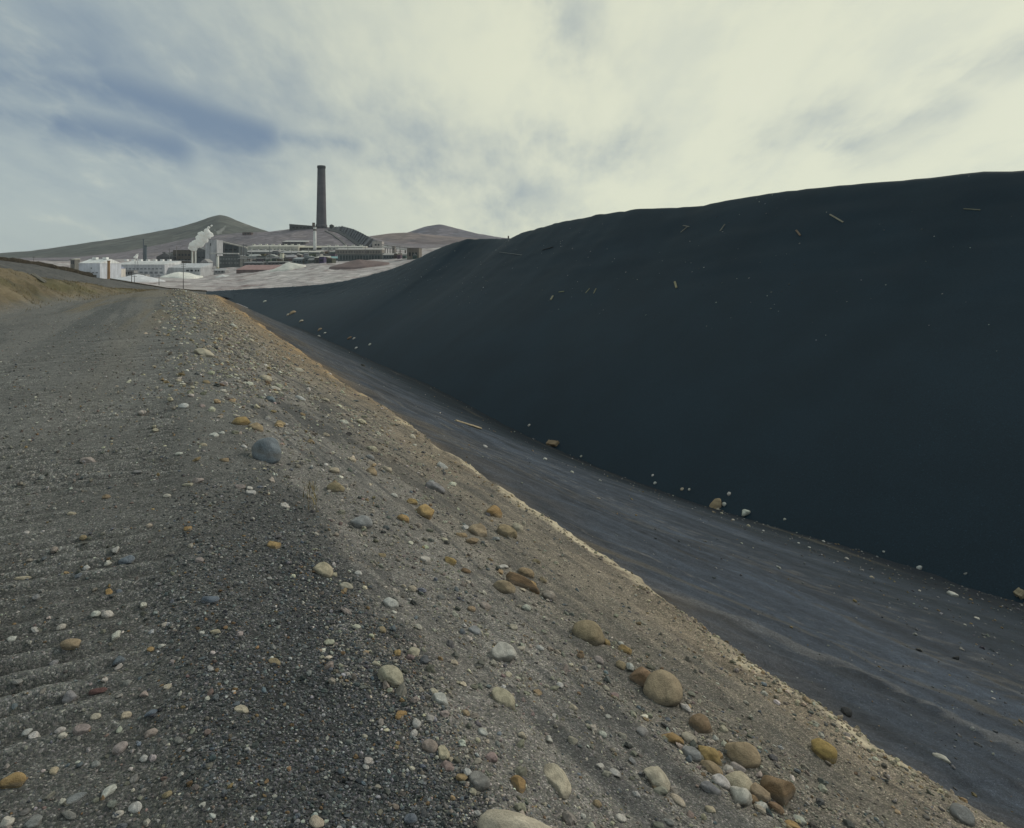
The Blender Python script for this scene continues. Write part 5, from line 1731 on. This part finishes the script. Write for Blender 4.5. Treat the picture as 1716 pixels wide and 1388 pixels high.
def plank(px, py, dx, dy, thick, label, col=(.19, .185, .16), name='plank', sag=0.0, level=False):
    """timber whose ends are seen at (px-dx/2, py-dy/2) and (px+dx/2, py+dy/2)"""
    ends = []
    for k in (-.5, .5):
        a, b = px + dx * k, py + dy * k
        g = hit_ground(a, b)[0]
        h, n = hit_slag(a, b)
        if h is not None and h.y < g.y:
            g = h
        ends.append(g)
    A, B = ends
    if level:
        c_ = hit_ground(px, py)[0]
        A, B = P(px - dx / 2, py - dy / 2, c_.y + .2), P(px + dx / 2, py + dy / 2, c_.y - .2)
    if (B - A).length < 1e-3:
        B = A + Vector((.3, 0, 0))
    n = Vector((-.5, -.25, .83)) if A.y > 20 else Vector((0, 0, 1))
    x = (B - A).normalized()
    y = n.cross(x).normalized()
    z = x.cross(y)
    L = (B - A).length
    s = A.y / F * thick
    bm = bmesh.new()
    bmesh.ops.create_cube(bm, size=1)
    bmesh.ops.subdivide_edges(bm, edges=[e for e in bm.edges if abs(e.verts[0].co.x - e.verts[1].co.x) > .5], cuts=5)
    r5 = random.Random(int(px))
    for v in bm.verts:
        c = v.co
        v.co = (c.x * L, c.y * s * 1.25 + r5.uniform(-.05, .05) * s, c.z * s * .8 + sag * s * math.cos(c.x * math.pi) + r5.uniform(-.05, .05) * s)
    bmesh.ops.bevel(bm, geom=[e for e in bm.edges if e.is_manifold and e.calc_face_angle() > 1.2], offset=s * .12, segments=1, affect='EDGES')
    me = bpy.data.meshes.new(name)
    bm.to_mesh(me)
    bm.free()
    me.materials.append(M_WOOD)
    o = bpy.data.objects.new(name, me)
    o.color = (*col, 1)
    M = Matrix((x, y, z)).transposed().to_4x4()
    o.matrix_world = Matrix.Translation((A + B) / 2 + n * s * .3) @ M
    return tag(link(o), label, 'plank')


plank(1147, 385, -12, 10, 1.7, 'leaning plank of a crossed pair high on the black heap')
plank(1150, 379.5, 10, 2, 1.5, 'short upper plank of the crossed pair on the black heap')
plank(1211, 382, -8, 11, 1.7, 'short slanting plank right of the crossed pair on the heap')
plank(1402, 366.5, 22, 13, 2.0, 'longest clear plank slanting down the heap right of centre', (.28, .26, .20))
plank(1338, 391, 7, 9, 2.4, 'stubby brown plank left of the longest plank', (.20, .15, .11))
plank(1629, 351.5, 28, 2, 1.7, 'level plank on the heap near the right edge', (.17, .17, .13))
plank(1132.5, 478, 3, 10, 2.6, 'lone upright yellowish plank in the middle of the heap face', (.30, .27, .17))
plank(925, 500, -3.5, 6.5, 2.6, 'short pale plank lowest at the left of the heap face', (.34, .31, .22))
plank(941, 489.5, 9, -1, 1.4, 'thin level stick above the lowest pale plank', (.24, .24, .15))
plank(985, 487.5, -7, 8, 1.2, 'left one of two thin parallel sticks on the heap', (.24, .23, .15))
plank(997, 488, -4, 8, 1.4, 'right one of two thin parallel sticks on the heap', (.24, .22, .15))
plank(856, 425.5, 38, 5, .9, 'long thin pale pipe lying at the left end of the heap', (.17, .18, .18), 'pipe')
plank(918, 417, 18, -5, 1.5, 'dark timber at the left shoulder of the heap', (.04, .04, .04))
plank(785, 713, 42, 13, 4.0, 'cream board lying on the dark gully side', (.42, .35, .24), 'board')
plank(927, 745, 16, 2, 8, 'short thick brown timber block at the foot of the heap', (.30, .22, .14), 'timber_block')
plank(1711, 997, 14, 8, 11, 'splintered pale timber at the right edge of the gully', (.34, .28, .19), 'timber_block')
plank(66, 467, 22, 14, 3.5, 'grey log lying on the ochre bank at the left', (.26, .24, .20), 'log', level=True)

# ------------------------------------------------------------------ dry plants
def blade_material(name, col):
    m, t, b = material(name)
    n = t.noise(t.new('ShaderNodeNewGeometry').outputs['Position'], 3.0, 3).outputs[0]
    t.l.new(t.vmath('SCALE', (*col,), scale=t.step(n, .3, .7, .6, 1.35)), b.inputs['Base Color'])
    return m


M_GRASS = blade_material('dry_grass_blades', (.20, .155, .08))
M_WEED = blade_material('dry_weed_stems', (.27, .22, .12))


def blades(name, pts, hmin, hmax, width, mat, lean=.5):
    vs, fs = [], []
    for p in pts:
        h = random.uniform(hmin, hmax)
        a = random.uniform(0, 6.283)
        d = Vector((math.cos(a), math.sin(a), 0))
        side = Vector((-d.y, d.x, 0)) * width * random.uniform(.6, 1.2)
        l = random.uniform(.1, lean) * h
        b = len(vs)
        vs += [p - side, p + side, p + d * l * .35 + Vector((0, 0, h * .6)) + side * .7, p + d * l * .35 + Vector((0, 0, h * .6)) - side * .7, p + d * l + Vector((0, 0, h))]
        fs += [(b, b + 1, b + 2, b + 3), (b + 3, b + 2, b + 4)]
    me = bpy.data.meshes.new(name)
    me.from_pydata([tuple(v) for v in vs], [], fs)
    me.materials.append(mat)
    return link(bpy.data.objects.new(name, me))


gp = []
while len(gp) < 6000:
    u0 = random.uniform(16, 66)
    vl = float(v_left(u0))
    v0 = vl - abs(random.gauss(0, 3.2)) + random.uniform(-.1, .3)
    if fbm([u0 * .7 + 2], [v0 * .9], 4)[0] < random.uniform(-.25, .35):
        continue
    x, y = uv2xy(u0, v0)
    gp.append(Vector((x, y, float(zt([u0], [v0])[0]) - .02)) if False else (u0, v0, x, y))
ga = np.array(gp)
gz = zt(ga[:, 0], ga[:, 1]) - .02
o = blades('dry_grass', [Vector((a, b, c)) for (a, b), c in zip(ga[:, 2:], gz)], .04, .16, .010, M_GRASS, 1.2)
tag(o, 'dry ochre grass on the cut bank left of the road', 'grass', kind='stuff')


def weed(px, py, hpx, label, n=14):
    loc, u, v = hit_ground(px, py)
    s = loc.y / F
    root = tag(empty('dry_weed', loc), label, 'weed')
    for i in range(n):
        p = Vector((random.gauss(0, hpx * .10 * s), random.gauss(0, hpx * .10 * s), -.01))
        o = blades('stem', [p], hpx * s * .5, hpx * s * 1.05, .0018, M_WEED if i % 2 else M_GRASS, .6)
        o.parent = root
        for j in range(3):
            a = random.uniform(0, 6.28)
            q_ = p + Vector((math.cos(a) * .01, math.sin(a) * .01, hpx * s * random.uniform(.2, .7)))
            lf = blades('leaf', [q_], hpx * s * .14, hpx * s * .26, .004, M_WEED, 1.6)
            lf.parent = root
    return root


weed(520, 855, 62, 'spindly dry weed growing beside the dark gravel shoulder', 8)

# ------------------------------------------------------------------ the air
hm = bpy.data.materials.new('haze')
hm.use_nodes = True
ht = NT(hm.node_tree)
ht.n.clear()
hv = ht.new('ShaderNodeVolumePrincipled')
hv.inputs['Color'].default_value = (.80, .89, 1.0, 1)
hv.inputs['Density'].default_value = 0.00003
ho = ht.new('ShaderNodeOutputMaterial')
ht.l.new(hv.outputs[0], ho.inputs['Volume'])
me = bpy.data.meshes.new('haze')
X0, X1, Y0_, Y1_, Z0, Z1 = -9002, 9002, -6002, 9002, -61.5, 330
me.from_pydata([(x, y, z) for x in (X0, X1) for y in (Y0_, Y1_) for z in (Z0, Z1)], [],
               [(0, 1, 3, 2), (4, 6, 7, 5), (0, 4, 5, 1), (2, 3, 7, 6), (1, 5, 7, 3), (0, 2, 6, 4)])
me.materials.append(hm)
tag(link(bpy.data.objects.new('haze', me)), 'thin haze over the valley and the hills', 'haze', kind='stuff')
